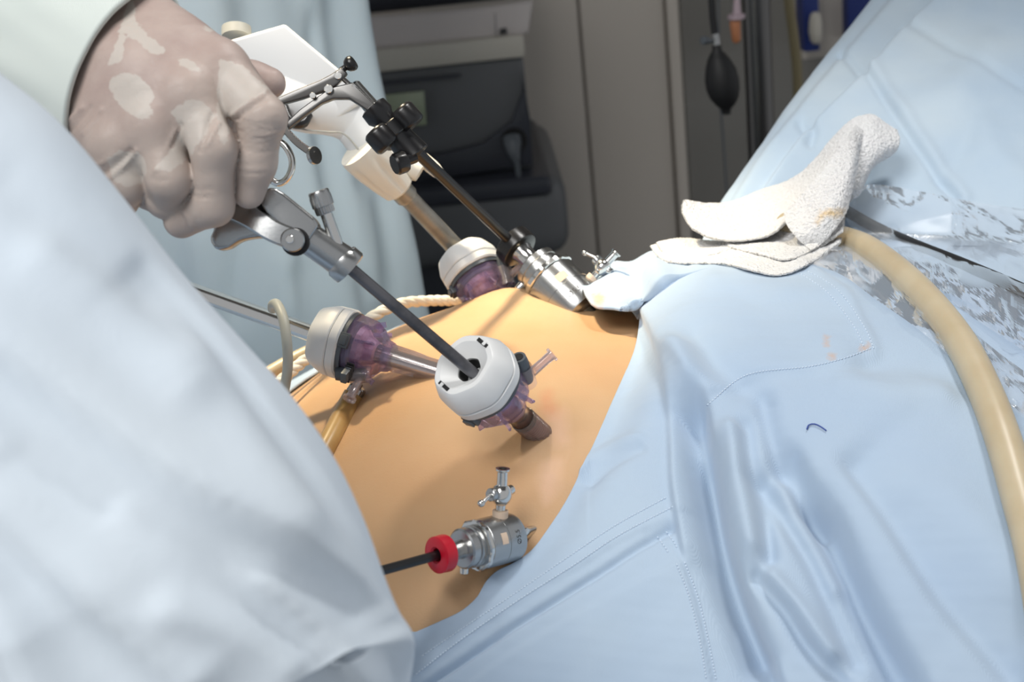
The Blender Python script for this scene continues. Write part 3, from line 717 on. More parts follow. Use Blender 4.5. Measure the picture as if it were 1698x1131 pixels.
# ------------------------------------------------------------------ person behind the table (gown)
rows = []
for z in np.linspace(0.02, 1.75, 150):
    k = (z-.02)/1.73; rows.append((z, k))
ER = [(560, -700), (585, -250), (600, 0), (613, 100), (640, 230), (668, 380), (692, 490), (730, 700), (760, 1100)]
ERc = catmull(ER, 200); DBG = 1.28
ew_ = np.array([C0+(lambda dv: dv*(DBG/dv[1]))(Fw+(a-849)/FPX*Rt-(b-565.5)/FPX*Up) for a, b in ERc]); zo = np.argsort(ew_[:, 2])
nb = 260; Vb = []
a = np.linspace(0, 2*math.pi, nb, endpoint=False)
for z, k in rows:
    xr = np.interp(z, ew_[zo, 2], ew_[zo, 0]); yr = np.interp(z, ew_[zo, 2], ew_[zo, 1]); rx, ry = .235, .15
    fl = 1+.035*np.sin(a*7+z*2)+.022*np.sin(a*13-z*3+1)+.012*np.sin(a*23+z*5)
    Vb.append(np.stack([xr-rx+rx*np.cos(a)*fl/(1.03), yr+.06+ry*np.sin(a)*fl, np.full(nb, z)], 1))
Vb = np.array(Vb).reshape(-1, 3); nz_ = len(rows); i_ = np.arange(nz_-1)[:, None]; j_ = np.arange(nb)[None]
Fb = np.stack([i_*nb+j_, i_*nb+(j_+1) % nb, (i_+1)*nb+(j_+1) % nb, (i_+1)*nb+j_], -1).reshape(-1, 4)
nbn = normals(Vb, Fb); qb, db = Q(Vb); fr_ = (nbn@Fw) < .1
SPB = [('r', [(560, 150), (575, 300), (600, 450)], 5*MMM, 14), ('r', [(520, 40), (530, 200), (560, 400)], -6*MMM, 14), ('r', [(480, 360), (470, 440), (480, 520)], 5*MMM, 16),
       ('r', [(440, 450), (480, 430), (520, 420)], 4*MMM, 6), ('r', [(630, 320), (640, 400), (650, 480)], -5*MMM, 12), ('r', [(430, 300), (400, 420), (390, 520)], -7*MMM, 20),
       ('r', [(600, 330), (612, 410), (618, 500)], 6*MMM, 14), ('r', [(330, 400), (340, 500), (360, 600)], 6*MMM, 22)]
dB = np.zeros(len(Vb)); dB[fr_] = folds(qb[fr_], SPB); dB += .003*noise3(Vb*14, 31, 3); Vb = Vb+nbn*dB[:, None]
Fb = [tuple(q) for q in Fb]+[tuple(range((nz_-1)*nb, nz_*nb))]
p_bg = thing('person', 'assistant in blue gown standing behind the instruments, in front of dark machine', 'person', loc=(float(ew_[0, 0])-.2, DBG+.1, 0))
mesh('gown', Vb, Fb, 'gown_back', p_bg, True)
# ------------------------------------------------------------------ dark medical machine behind (world aligned)
def at_y(px, py, Y):
    dv = Fw+(px-849)/FPX*Rt-(py-565.5)/FPX*Up; return C0+dv*(Y/dv[1])
YM = 1.90
tr_ = at_y(868, 92, YM); zt = tr_[2]; xr = tr_[0]; bl = at_y(880, 292, YM); zb = bl[2]; W_ = .42
mc = thing('medical_device', 'dark grey medical unit with small display and round socket behind the surgeons', 'medical device', loc=(xr-W_/2, YM+.2, 0))
hm = (zt-zb)
wpart('housing', rbox(W_, .34, hm, .012, 3, (xr-W_/2, YM+.18, (zt+zb)/2)), 'machine_dark', mc)
wpart('top_panel', rbox(W_+.006, .36, .03, .006, 2, (xr-W_/2, YM+.18, zt+.012)), 'machine_light', mc)
# curved lower facia: darker panel swelling at the lower right
def facia(pts, thick, Yc, m, name, par, r=.004):
    pw = [at_y(a, b, Yc) for a, b in pts]; v, f = prism([(p[0], p[2]) for p in pw], thick, r)
    v = [(x, Yc-z, y) for x, y, z in v]; return wpart(name, (v, f), m, par)
facia([(864, 112), (866, 150), (848, 200), (800, 236), (740, 252), (600, 272), (440, 290), (440, 330), (700, 300), (884, 272), (880, 200)], .014, YM, 'machine_black', 'lower_facia', mc)
facia([(590, 140), (764, 122), (764, 127), (590, 146)], .006, YM+.002, 'machine_black', 'trim_line', mc, .001)
facia([(560, 166), (703, 150), (708, 206), (566, 222)], .008, YM+.002, 'screen_glass', 'display', mc, .001)
sp = at_y(852, 232, YM-.004)
rg = part('socket', lathe([(.010, .0), (.0165, .0), (.0175, .004), (.0165, .008), (.012, .007)], 28), 'hole_dark', mc, Matrix(np.linalg.inv(np.array(WM[mc.name])).tolist()) @ frame(sp, sp+np.array([0, -1, 0]), (1, 0, 0)))
# swollen base unit below
bs = []
for zf, xo, yo, s in [(0, .010, .0, 1), (.15, .026, -.02, 1), (.4, .034, -.04, 1), (.75, .030, -.045, 1), (1, .005, -.02, 1)]:
    pass
wpart('base_unit', rbox(W_+.07, .40, .115, .04, 5, (xr-W_/2+.005, YM+.16, zb-.052)), 'machine_dark', mc)
wpart('base_lip', rbox(W_+.05, .40, .028, .012, 3, (xr-W_/2-.005, YM+.15, zb-.004)), 'machine_black', mc)
wpart('cabinet_below', rbox(W_-.02, .34, zb-.12, .01, 2, (xr-W_/2-.02, YM+.18, (zb-.1)/2+.0)), 'machine_black', mc)
# things on the machine
def lay(pts, Yc, th=.003):
    pw = [at_y(a, b, Yc) for a, b in pts]; v, f = prism([(p[0], p[2]) for p in pw], th, 0); return [(x, Yc-z, y) for x, y, z in v], f
pp = thing('paper_sheet', 'pale paper with small print standing on the dark medical unit', 'paper', loc=tuple(at_y(700, 75, YM+.03)))
bend = []
c_t = catmull([(560, 30), (640, 26), (760, 16), (830, 8), (884, 0)], 30); c_b = catmull([(560, 92), (640, 82), (760, 70), (830, 66), (876, 54)], 30)
vv_ = []
for k in range(30):
    Yk = YM+.03-.02*max(0, (k-20)/10)**2
    for s in np.linspace(0, 1, 6): vv_.append(at_y(*(c_t[k]*(1-s)+c_b[k]*s), Yk-.01*s))
o = mesh('sheet', vv_, grid_faces(30, 6), 'paper', pp, True); md = o.modifiers.new('t', 'SOLIDIFY'); md.thickness = .0015
wpart('print_mark', lay([(828, 48), (840, 46), (841, 56), (829, 58)], YM+.012, .001), 'print', pp, smooth=False)
wpart('print_line', lay([(820, 22), (821, 22), (823, 62), (822, 62)], YM+.012, .001), 'print', pp, smooth=False)
bk = at_y(700, 2, YM+.15)
o = mesh('monitor_base', *rbox(.30, .2, .12, .02, 3, (bk[0]-.02, YM+.22, bk[2]+.052)), 'machine_black', loc=(bk[0], YM+.22, float(bk[2])))
tag(o, 'rounded black equipment base on top of the medical unit at the picture edge', 'equipment')
# plug and lead
pl = thing('power_lead', 'grey plug and lead hanging from the socket of the medical unit', 'cable', loc=tuple(at_y(850, 240, YM-.02)))
c = catmull([(848, 228), (850, 240), (852, 252), (857, 268)], 14); wpart('plug', tube([at_y(a, b, YM-.012-.02*k/14) for k, (a, b) in enumerate(c)], np.interp(range(14), [0, 4, 9, 13], [.0125, .0125, .009, .0048]), 18), 'charcoal', pl)
c = catmull([(856, 262), (861, 300), (863, 350), (862, 400), (858, 470), (850, 560), (840, 700)], 40); wpart('lead', tube([at_y(a, b, YM-.035) for a, b in c], .0038, 12), 'charcoal', pl)

# ------------------------------------------------------------------ grey cabinet behind
YCB = 2.45
def xz(px, py, Y=YCB): p = at_y(px, py, Y); return p[0], p[2]
x0, _ = xz(700, 200); x1, _ = xz(975, 200); x2, _ = xz(1115, 200); x3, _ = xz(1700, 200)
cb = thing('storage_cabinet', 'tall plain grey cabinet beside the dark medical unit', 'cabinet', loc=((x0+x1)/2, YCB+.25, 0))
wpart('body', rbox(x2-x0, .44, 2.3, .006, 2, ((x0+x2)/2, YCB+.25, 1.15)), 'cabinet_seam', cb)
wpart('door', rbox(x1-x0-.004, .022, 2.26, .004, 2, ((x0+x1)/2, YCB+.02, 1.16)), 'cabinet_grey', cb)
wpart('door', rbox(x2-x1-.004, .022, 2.26, .004, 2, ((x1+x2)/2, YCB+.02, 1.16)), 'cabinet_grey', cb)
gc = thing('glass_cabinet', 'grey cabinet with glass door and hanging tubing behind the steel pole', 'cabinet', loc=((x2+x3)/2, YCB+.25, 0))
wpart('back_panel', rbox(x3-x2, .03, 2.3, .004, 2, ((x2+x3)/2, YCB+.42, 1.15)), 'cabinet_grey', gc)
wpart('side_panel', rbox(.02, .44, 2.3, .003, 2, (x2+.012, YCB+.22, 1.15)), 'cabinet_grey', gc)
wpart('side_panel', rbox(.02, .44, 2.3, .003, 2, (x3-.012, YCB+.22, 1.15)), 'cabinet_grey', gc)
wpart('shelf', rbox(x3-x2-.05, .38, .015, .003, 2, ((x2+x3)/2, YCB+.22, 1.0)), 'cabinet_grey', gc)
wpart('base_panel', rbox(x3-x2, .44, .1, .003, 2, ((x2+x3)/2, YCB+.22, .05)), 'cabinet_grey', gc)
wpart('glass_door', rbox(x3-x2-.05, .006, 2.2, .001, 1, ((x2+x3)/2, YCB+.01, 1.18)), 'cabinet_glass', gc)

# ------------------------------------------------------------------ steel pole and things hanging
YP = 1.75
def xyz(px, py, Y): return at_y(px, py, Y)
pt = xyz(1258, 120, YP)
po = thing('drip_stand', 'round steel drip stand pole behind the raised drape', 'pole', loc=(pt[0], YP, 0))
wpart('pole', lathe([(.0175, .03), (.0175, 2.1)], 32), 'steel_dark', po) if False else None
g = Geo(); g.add(*lathe([(.0172, .05), (.0172, 2.1)], 32), T(pt[0], YP, 0)); wpart('pole', (g.v, g.f), 'steel_dark', po)
g = Geo()
for k in range(5): g.add(*rbox(.26, .03, .03, .008, 2, (.13, 0, .03)), T(pt[0], YP, 0) @ RZ(72*k))
wpart('foot', (g.v, g.f), 'steel_satin', po)
# blood-pressure bulb
YB = 1.55
bp = thing('pressure_bulb', 'black rubber pressure bulb hanging on its hose before the grey cabinet', 'bulb', loc=tuple(xyz(1197, 188, YB)))
def vlathe(prof_px, cx, Y, n=28):
    """profile given as (half width, y) picture values around a hanging axis"""
    v = []; f = []
    for i, (hw, py, cxx) in enumerate(prof_px):
        c_ = xyz(cxx, py, Y); r = hw*np.linalg.norm(c_-C0)/FPX
        for k in range(n): a_ = 2*math.pi*k/n; v.append((c_[0]+r*math.cos(a_), c_[1]+r*math.sin(a_), c_[2]))
    for i in range(len(prof_px)-1):
        for k in range(n): f.append((i*n+k, i*n+(k+1) % n, (i+1)*n+(k+1) % n, (i+1)*n+k))
    f.append(tuple(range(n))[::-1]); f.append(tuple(range((len(prof_px)-1)*n, len(prof_px)*n))); return v, f
wpart('bulb', vlathe([(7, 74, 1188), (8, 84, 1189), (13, 90, 1190), (19, 100, 1192), (24.5, 114, 1195), (27.5, 132, 1197), (27, 148, 1199), (23, 162, 1201), (16, 173, 1203), (9, 180, 1204), (7.5, 184, 1204), (7, 189, 1205), (2, 190, 1205)], 0, YB), 'black_rubber', bp)
wpart('hose', tube([xyz(1176, -60, YB), xyz(1180, 0, YB), xyz(1182, 30, YB), xyz(1185, 56, YB)], .0038, 12), 'black_rubber', bp)
wpart('valve', vlathe([(5, 54, 1185), (6, 58, 1186), (6, 72, 1188), (6.5, 77, 1188)], 0, YB), 'steel_satin', bp)
k0 = xyz(1184, 68, YB); k1 = xyz(1165, 67, YB-.01)
wpart('valve_knob', tube([k0, k0*.45+k1*.55, k0*.4+k1*.6, k1*.97+k0*.03, k1], [.0025, .0025, .0042, .0046, .0035], 14), 'charcoal', bp)
# orange-capped connector hanging
oc_ = thing('drip_connector', 'hanging lilac connector with an orange cap left of the steel pole', 'connector', loc=tuple(xyz(1220, 50, 1.6)))
wpart('cap', vlathe([(8, 33, 1219), (9, 40, 1219), (8, 52, 1220), (7.5, 66, 1221), (4, 71, 1221)], 0, 1.6), 'orange_cap', oc_)
wpart('collar', vlathe([(7, 22, 1220), (14, 24, 1221), (14, 31, 1221), (8, 33, 1221)], 0, 1.6), 'lilac_plastic', oc_)
wpart('stem', vlathe([(5, -40, 1222), (5, 0, 1222), (7, 22, 1222)], 0, 1.6), 'lilac_plastic', oc_)
# yellow tube, blue box, thin line
o = mesh('drip_tube', *tube([xyz(a, b, 1.9) for a, b in catmull([(1303, -60), (1308, 0), (1316, 60), (1322, 120), (1324, 200), (1330, 320)], 24)], .0068, 14), 'yellow_tube', loc=tuple(xyz(1318, 80, 1.9)))
tag(o, 'dull yellow tube hanging between steel pole and blue box', 'tube')
bx = thing('blue_box', 'dark blue box with white round handle at top by the drape', 'box', loc=tuple(xyz(1346, 75, 2.1)))
def fbox(x0_, y0_, x1_, y1_, Y, dp, r=.003): p0 = xyz(x0_, y0_, Y); p1 = xyz(x1_, y1_, Y); return rbox(abs(p1[0]-p0[0]), dp, abs(p1[2]-p0[2]), r, 2, ((p0[0]+p1[0])/2, Y+dp/2, (p0[2]+p1[2])/2))
wpart('case', fbox(1330, -40, 1360, 84, 2.1, .05), 'label_blue', bx)
hd_ = vlathe([(4, 20, 1352), (8, 24, 1352), (10, 36, 1352), (10.5, 52, 1352), (9, 66, 1353), (5, 72, 1353)], 0, 2.085); wpart('handle', hd_, 'machine_light', bx)
o = mesh('infusion_line', *tube([xyz(a, b, 2.0) for a, b in catmull([(1190, -40), (1194, 150), (1200, 240), (1206, 330), (1215, 460)], 24)], .0016, 8), 'charcoal', loc=tuple(xyz(1200, 240, 2.0)))
tag(o, 'thin dark infusion line hanging below the black pressure bulb', 'line')
wb = thing('wall_box', 'pale box with blue edge at the top behind the raised drape', 'box', loc=tuple(xyz(1385, 60, 2.2)))
wpart('case', fbox(1326, -60, 1400, 92, 2.2, .08), 'cabinet_grey', wb); wpart('dark_panel', fbox(1404, -60, 1470, 60, 2.17, .05), 'label_blue', wb)
mm = .001
def S(prof): return [(r*mm, z*mm) for r, z in prof]
def inv(o): return WM[o.name].inverted()
def ring(r0, z, h, n=40): return S([(r0[0], z), (r0[1], z), (r0[1], z+h), (r0[0], z+h), (r0[0], z)])
# ------------------------------------------------------------------ disposable trocars with white caps
def trocar(M, label, canula_mat, ribs, stop_ang, entry=True, length=80, lever=False, cap_ang=0, k=1.0):
    t = thing('trocar', label, 'trocar', M, group='white capped plastic trocars')
    b = length-80
    # cannula
    if ribs:
        prof = [(6.2, -45)]
        z = -45
        while z < 17+b*.3: prof += [(6.0, z), (6.9, z+.55), (6.9, z+.95), (6.0, z+1.5)]; z += 1.5
        prof += [(6.2, 19+b), (6.3, 37+b)]
        part('cannula', lathe_open(S(prof), 40), canula_mat, t, sharp=None)
    else:
        part('cannula', lathe_open(S([(6.8, -45), (6.8, 0), (7.6, 20+b), (8.0, 37+b)]), 40), canula_mat, t)
    part('inner_sleeve', lathe(S([(5.0, -45), (5.0, 30+b), (5.6, 42+b), (5.6, 50+b), (0, 50+b)]), 28), 'steel' if not ribs else 'pink_sleeve', t)
    # clear faceted housing with ribs, flange and inner seal
    hs = part('housing', lathe_open(S([(6.9, 32+b), (8.6, 33+b), (9.6, 37+b), (14.4, 41+b), (17.8, 46+b), (18.8, 54+b), (18.6, 61+b)]), 10, .3), 'purple_clear', t, smooth=False)
    part('housing_flange', lathe(ring((16.5, 19.2), 57.6+b, 2.0)if False else S([(16.5, 57.6+b), (19.4, 57.6+b), (19.4, 60.6+b), (16.5, 60.6+b)]), 36), 'charcoal', t)
    for a in range(6):
        g = Geo(); g.add(*rbox(1.2*mm, 3.4*mm, 13*mm, .4*mm), RZ(a*60+12) @ T(0, 15.2*mm, (46.5+b)*mm) @ RX(24)); part('rib', (g.v, g.f), 'purple_clear', t, smooth=False)
    seal = part('duckbill_seal', lathe(S([(3, 40+b), (7, 43+b), (9, 48+b), (12.5, 51+b), (13.4, 55+b), (12, 57.5+b), (0, 57.5+b)]), 14), 'violet_seal' if ribs else 'brown_seal', t, sharp=20)
    part('seal_ring', lathe(S([(10, 54+b), (15.6, 54+b), (15.6, 56+b), (10, 56+b)]), 30), 'charcoal', t)
    for a in (stop_ang+62, stop_ang-150):
        lt = part('latch', rbox(9*mm, 4.2*mm, 6*mm, 1*mm), 'charcoal', t, RZ(a) @ T(0, 18.6*mm, (57+b)*mm))
        lt2 = part('latch_grip', rbox(6*mm, 2*mm, 4*mm, .6*mm), 'charcoal', lt, RZ(a) @ T(0, 21*mm, (57+b)*mm))
    # stopcock: dark barrel along the housing with clear port
    SM = RZ(stop_ang) @ T(0, 17.5*mm, (46+b)*mm)
    sc = part('stopcock', lathe(S([(0, -8), (3.9, -8), (4.2, -6), (4.2, 5), (3.7, 9), (0, 9)]), 22), 'charcoal', t, SM @ T(0, 1*mm, 4*mm) @ RX(-20))
    part('stopcock_shell', lathe_open(S([(4.9, -10), (4.9, 2), (4.6, 3)]), 22), 'clear_plastic', sc, SM @ T(0, 1*mm, 3*mm) @ RX(-20))
    part('stopcock_bore', lathe(S([(0, 9.05), (2.4, 9.05), (2.4, 9.3), (0, 9.3)]), 18), 'hole_dark', sc, SM @ T(0, 1*mm, 4*mm) @ RX(-20))
    part('luer_port', lathe_open(S([(2.6, 0), (2.5, 9), (2.7, 13), (3.9, 13.2), (3.9, 14.6), (2.9, 14.6), (2.3, 13.5), (2.0, 2)]), 22), 'clear_plastic', sc, SM @ T(0, 3*mm, -2*mm) @ RX(-90))
    if lever:
        part('lever', rbox(7*mm, 12*mm, 4*mm, 1*mm), 'charcoal', sc, SM @ T(-6*mm, 5*mm, 4*mm) @ RZ(20))
        for i in range(4): part('lever_groove', rbox(7.4*mm, .7*mm, 4.4*mm, .2*mm), 'hole_dark', sc, SM @ T(-6*mm, (1.5+2*i)*mm, 4*mm) @ RZ(20))
    # white cap: faceted, split ring, funnel, slots
    N_ = 14; fac = lambda a, z: 1+.018*math.cos(a*7)
    part('cap_ring', lathe(S([(14, 60+b), (20.2, 60.2+b), (20.9, 61.4+b), (20.9, 65.6+b), (20.2, 66.2+b), (14, 66.2+b)]), 56, 0, fac), 'white_plastic', t, sharp=28)
    cp = part('cap', lathe(S([(14, 66.4+b), (20.3, 66.4+b), (20.8, 67.2+b), (20.6, 71+b), (18.6, 76+b), (17.2, 79.2+b), (16.4, 80+b), (13.6, 79.8+b), (12.6, 79+b), (7.6, 75.2+b), (6.6, 74.6+b), (6.4, 62+b), (0, 62+b)]), N_*4, cap_ang,
                        lambda a, z: 1 if z < .066+b*mm else (1+.022*math.cos(a*7) if True else 1)), 'white_plastic', t, sharp=22)
    part('cap_bore', lathe(S([(0, 62.5+b), (6.2, 62.5+b), (6.35, 73.8+b), (5.9, 73.8+b), (5.8, 63+b), (0, 63+b)]), 30), 'hole_dark', cp)
    for s in (1, -1):
        sl = part('cap_slot', rbox(8.6*mm, 2.0*mm, 1.0*mm, .2*mm), 'hole_dark', cp, RZ(stop_ang+10) @ T(0, s*14.2*mm, (79.75+b)*mm))
        part('slot_tab', rbox(2.2*mm, 2.4*mm, 1.2*mm, .2*mm), 'white_plastic', cp, RZ(stop_ang+10) @ T(1.5*mm*s, s*14.6*mm, (79.9+b)*mm))
    # ring of skin at the entry
    return t
d2 = hit(890, 716); e2 = P(890, 716, d2)
print('T2 entry depth', d2)
h2 = P(768, 604, d2-.050)
TR2 = trocar(frame(e2, h2, Rt*.6+Up*.8), 'trocar with large white cap facing the camera, ribbed clear cannula, in mid belly', 'cannula_clear', True, 0, length=float(np.linalg.norm(h2-e2)/mm))
d3 = hit(706, 618); e3 = P(708, 611, d3-.003)
h3 = P(527, 556, d3+.012)
TR3 = trocar(frame(e3, h3, -Up), 'white capped trocar lying sideways at left with brown hose attached', 'clear_plastic', False, 0, length=float(np.linalg.norm(h3-e3)/mm), lever=True)
d1 = .935; e1 = P(838, 532, d1); h1 = P(764, 420, d1+.022)
TR1 = trocar(frame(e1, h1, Rt), 'brightly lit white capped trocar on far side of belly, on bronze shaft', 'clear_plastic', False, 0, length=float(np.linalg.norm(h1-e1)/mm))

def aim(t, M, want):
    """spin a trocar about its own axis so local +y (stopcock side) points along want"""
    z = Vector(M.col[2][:3]); w_ = Vector(want); w_ = (w_-z*z.dot(w_)).normalized(); x = w_.cross(z); M2 = M.copy()
    for i in range(3): M2[i][0] = x[i]; M2[i][1] = w_[i]
    t.matrix_world = M2; WM[t.name] = M2.copy()
    return M2
aim(TR2, frame(e2, h2, Rt), Rt*.8+Up*.6); aim(TR3, frame(e3, h3, Rt), -Up*.8-Fw*.6); aim(TR1, frame(e1, h1, Rt), Rt*.8+Up*.45-Fw*.3)
# ------------------------------------------------------------------ reusable steel trocars
def text_on_cylinder(txt, size, R_, z0, a0, name, parent, m, M=Matrix.Identity(4), up=1):
    cu = bpy.data.curves.new(name, 'FONT'); cu.body = txt; cu.size = size; cu.resolution_u = 3
    to = bpy.data.objects.new(name, cu); COL.objects.link(to); dg0 = bpy.context.evaluated_depsgraph_get(); me = bpy.data.meshes.new_from_object(to.evaluated_get(dg0))
    v = [(q.co.x, q.co.y) for q in me.vertices]; f = [tuple(p.vertices) for p in me.polygons]; bpy.data.objects.remove(to)
    # text runs round the barrel
    vv = [((R_)*math.cos(a0+up*x/R_), (R_)*math.sin(a0+up*x/R_), z0+y*up) for x, y in v]
    g = Geo(); g.add(vv, f, M); return mesh(name, g.v, g.f, m, parent, False, False)
def steel_trocar(M, label, capmat, k, stop_ang, txt, caplen=8.5, rk=1.08, sks=1.0):
    """origin at skin entry, z outwards; k scales millimetres"""
    t = thing('steel_trocar', label, 'trocar', M, group='reusable steel trocars')
    def K(prof): return [(r*mm*k*rk, z*mm*k) for r, z in prof]
    kk = mm*k
    part('cannula', lathe(K([(0, -40), (3.2, -40), (3.2, -3), (4.0, -1), (4.0, 2), (4.4, 2.4), (4.4, 5), (5.2, 7), (6.2, 9), (0, 12)]), 28), 'steel', t)
    bd = part('body', lathe(K([(0, 8), (10.5, 8), (12.6, 9.5), (13.2, 12), (13.2, 22), (13.0, 22.1), (13.0, 22.5), (13.2, 22.6), (13.2, 34), (12.6, 34.6), (0, 34.6)]), 56), 'steel_satin', t, sharp=30)
    kn = part('knurled_ring', lathe(K([(0, 34.6), (12.8, 34.6), (13.6, 35.2), (13.6, 37.2), (12.8, 37.8), (0, 37.8)]), 48, 0, lambda a, z: 1+.02*math.copysign(1, math.sin(a*9))), 'steel', t, sharp=25)
    part('neck_collar', lathe(K([(0, 37.8), (10.8, 37.8), (11, 38.4), (11, 41), (10.2, 41.4), (10.2, 43), (10.6, 43.4), (10.6, 46.4), (9.6, 47.2), (0, 47.2)]), 48), 'steel_satin', t, sharp=30)
    part('neck', lathe(K([(0, 47), (5.2, 47), (4.8, 49), (4.8, 55), (5.6, 56.6), (5.6, 57.2), (0, 57.2)]), 36), 'steel', t, sharp=30)
    z0 = 57.0
    cp = part('seal_cap', lathe(K([(3.0, z0), (8.6, z0), (9.5, z0+.8), (9.7, z0+2), (9.5, z0+caplen-.8), (8.4, z0+caplen), (4.4, z0+caplen), (3.4, z0+caplen-1), (3.0, z0)]), 40), capmat, t, sharp=40)
    part('cap_bore', lathe(K([(0, z0+.5), (3.3, z0+.5), (3.3, z0+1), (0, z0+1)]), 20), 'hole_dark', cp)
    # stopcock
    SM = RZ(stop_ang) @ T(0, 12.9*kk*rk, 19*kk) @ RX(-90) @ Matrix.Scale(sks, 4)       # z now points out from the barrel
    part('port_base', lathe(K([(0, -.4), (4.2, -.4), (4.2, 3.4), (0, 3.4)]), 26), 'sticker', t, SM)
    sk = part('stopcock', lathe(K([(0, 3.2), (2.6, 3.2), (2.8, 7), (4.4, 8.8), (5.4, 11), (5.6, 13), (5.2, 15.4), (4.2, 17.4), (2.9, 18.6), (2.8, 25), (2.9, 26.4), (3.8, 27.2), (3.8, 28.2), (2.2, 28.2), (2.0, 24), (0, 24)]), 32), 'steel', t, SM, 35)
    part('valve_screw', lathe(K([(0, 4.8), (3.3, 4.8), (3.5, 5.2), (3.5, 8.6), (3.1, 9), (0, 9)]), 26, 0, lambda a, z: 1+.015*math.cos(a*18)), 'steel_satin', sk, SM @ T(0, 0, 13*kk) @ RX(90) @ RX(-8))
    part('valve_plug', lathe(K([(0, 4), (2.8, 4), (2.6, 8), (2.2, 8.6), (0, 8.6)]), 22), 'steel', sk, SM @ T(0, 0, 13*kk) @ RX(-78))
    part('lever', tube([(0, -7*kk, 14.6*kk), (1*kk, -10*kk, 14*kk), (2.4*kk, -15.5*kk, 12*kk), (2.6*kk, -16.2*kk, 11.7*kk)], [1.6*kk, 1.1*kk, 1.2*kk, 1.2*kk], 14), 'steel', sk, SM)
    part('lever_ball', lathe(K([(0, -2.1), (1.1, -1.8), (1.9, -.9), (2.1, 0), (1.9, .9), (1.1, 1.8), (0, 2.1)]), 18), 'steel', sk, SM @ T(2.7*kk, -17.4*kk, 11.5*kk))
    # engraved size and adhesive mark
    text_on_cylinder(txt, 4.2*kk, 13.28*kk*rk, 14.6*kk, math.radians(4), 'engraved_size', bd, 'engraving', up=1)
    g = Geo()
    n = 6; v = [(13.27*kk*rk*math.cos(a), 13.27*kk*rk*math.sin(a), z) for z in (24*kk, 28.5*kk) for a in np.linspace(math.radians(12), math.radians(38), n)]
    part('adhesive_mark', (v, [(i, i+1, n+i+1, n+i) for i in range(n-1)]), 'sticker', bd, smooth=True)
    pp_ = part('lower_pin', lathe(K([(0, 0), (2, 0), (2.4, 1), (2.4, 5), (1.4, 6), (0, 6)]), 18), 'steel', t, RZ(stop_ang+180) @ T(0, 9.5*kk, 44*kk) @ RX(-90))
    return t
dE = hit(866, 886); eE = P(868, 885, dE-.001)
hE = P(735, 918, dE-.035)
LE = float(np.linalg.norm(hE-eE))
TRE = steel_trocar(frame(eE, hE, Rt), 'small steel trocar with red cap and upright stopcock low on the belly', 'red_plastic', LE/(60*mm), 0, 'Ø5.5')
# stopcock direction: find angle so that it points up in the picture
def aim(t, M, want):
    """spin a trocar about its own axis so local +y (stopcock side) points along want"""
    z = Vector(M.col[2][:3]); w_ = Vector(want); w_ = (w_-z*z.dot(w_)).normalized(); x = w_.cross(z); M2 = M.copy()
    for i in range(3): M2[i][0] = x[i]; M2[i][1] = w_[i]
    t.matrix_world = M2; WM[t.name] = M2.copy()
    return M2
aim(TRE, frame(eE, hE, Rt), Up*1.0-Fw*.25)
dB = .905; eB = P(990, 540, dB); hB = P(858, 411, dB+.030)
LB = float(np.linalg.norm(hB-eB)); print('LB', LB)
TRB = steel_trocar(frame(eB, hB, Rt), 'larger steel trocar with black cap on the far side, beside the drape', 'black_plastic', LB/(60*mm), 0, 'Ø5.5', sks=.66)
aim(TRB, frame(eB, hB, Rt), Rt*.8+Up*.7-Fw*.15)

# ------------------------------------------------------------------ black shaft into the red capped trocar
o = thing('black_instrument', 'black round shaft entering the red capped steel trocar', 'instrument', loc=tuple(hE))
e_ = P(540, 972, dE-.085)
wpart('shaft', tube([eE*.35+hE*.65, hE, e_, P(430, 1004, dE-.115)], .0027*LE/(60*mm), 20), 'black_plastic', o)

# ------------------------------------------------------------------ laparoscope rod into the left trocar
far3 = P(250, 458, d3+.115); dirn = (h3-far3)/np.linalg.norm(h3-far3)
o = thing('laparoscope', 'polished steel rod entering the left trocar from behind the gown', 'laparoscope', loc=tuple(far3))
wpart('rod', tube([far3, h3+dirn*.02], .0052, 30), 'steel', o)
wpart('eyepiece', tube([far3-dirn*.06, far3-dirn*.002, far3+dirn*.004], [.016, .016, .009], 28), 'black_plastic', o)

# ------------------------------------------------------------------ hoses and cables
q3 = (594, 641)
hp = []
for a, b in [(583, 662), (566, 694), (545, 735), (515, 790), (480, 850), (440, 930)]:
    dd_ = hit(a, b); hp.append(P(a, b, (dd_ if dd_ else .8)-.0068))
ls = P(597, 637, hit(597, 640)-.018)
hz_ = thing('insufflation_hose', 'amber brown hose with ribbed steel connector lying on the belly', 'hose', loc=tuple(hp[2]))
hp2 = catmull([P(592, 646, hit(592, 646)-.014)]+hp, 60)
wpart('hose', tube(hp2[6:], .0062, 20), 'tan_hose', hz_)
g = Geo(); MF = frame(hp2[8], ls)
L_ = float(np.linalg.norm(ls-hp2[8]))
g.add(*lathe([(.0050, 0), (.0052, L_*.2), (.0050, L_*.72), (.0042, L_*.8), (.0018, L_*.82), (.0018, L_*1.05), (0, L_*1.05)], 36, 0, lambda a, z: 1+.03*math.copysign(1, math.sin(a*16))), MF); wpart('connector', (g.v, g.f), 'steel_satin', hz_, 25)
gc_ = catmull([(452, 512, .845), (453, 505, .835), (460, 506, .825), (470, 530, .815), (476, 570, .81), (477, 610, .812), (471, 650, .815), (464, 700, .80), (450, 760, .78)], 50)
o = mesh('grey_cable', *tube([P(*p) for p in gc_], .0030, 16), 'grey_cable', loc=tuple(P(470, 600, .81))); tag(o, 'thin grey cable looping over the steel rod beside the gown', 'cable')
wc = catmull([(430, 660, .90), (470, 628, .905), (505, 598, .915), (560, 566, .93), (610, 530, .945), (660, 505, .96), (710, 499, .975), (750, 499, .98), (800, 502, .985), (850, 500, .99), (900, 500, .99)], 120)
cw = []
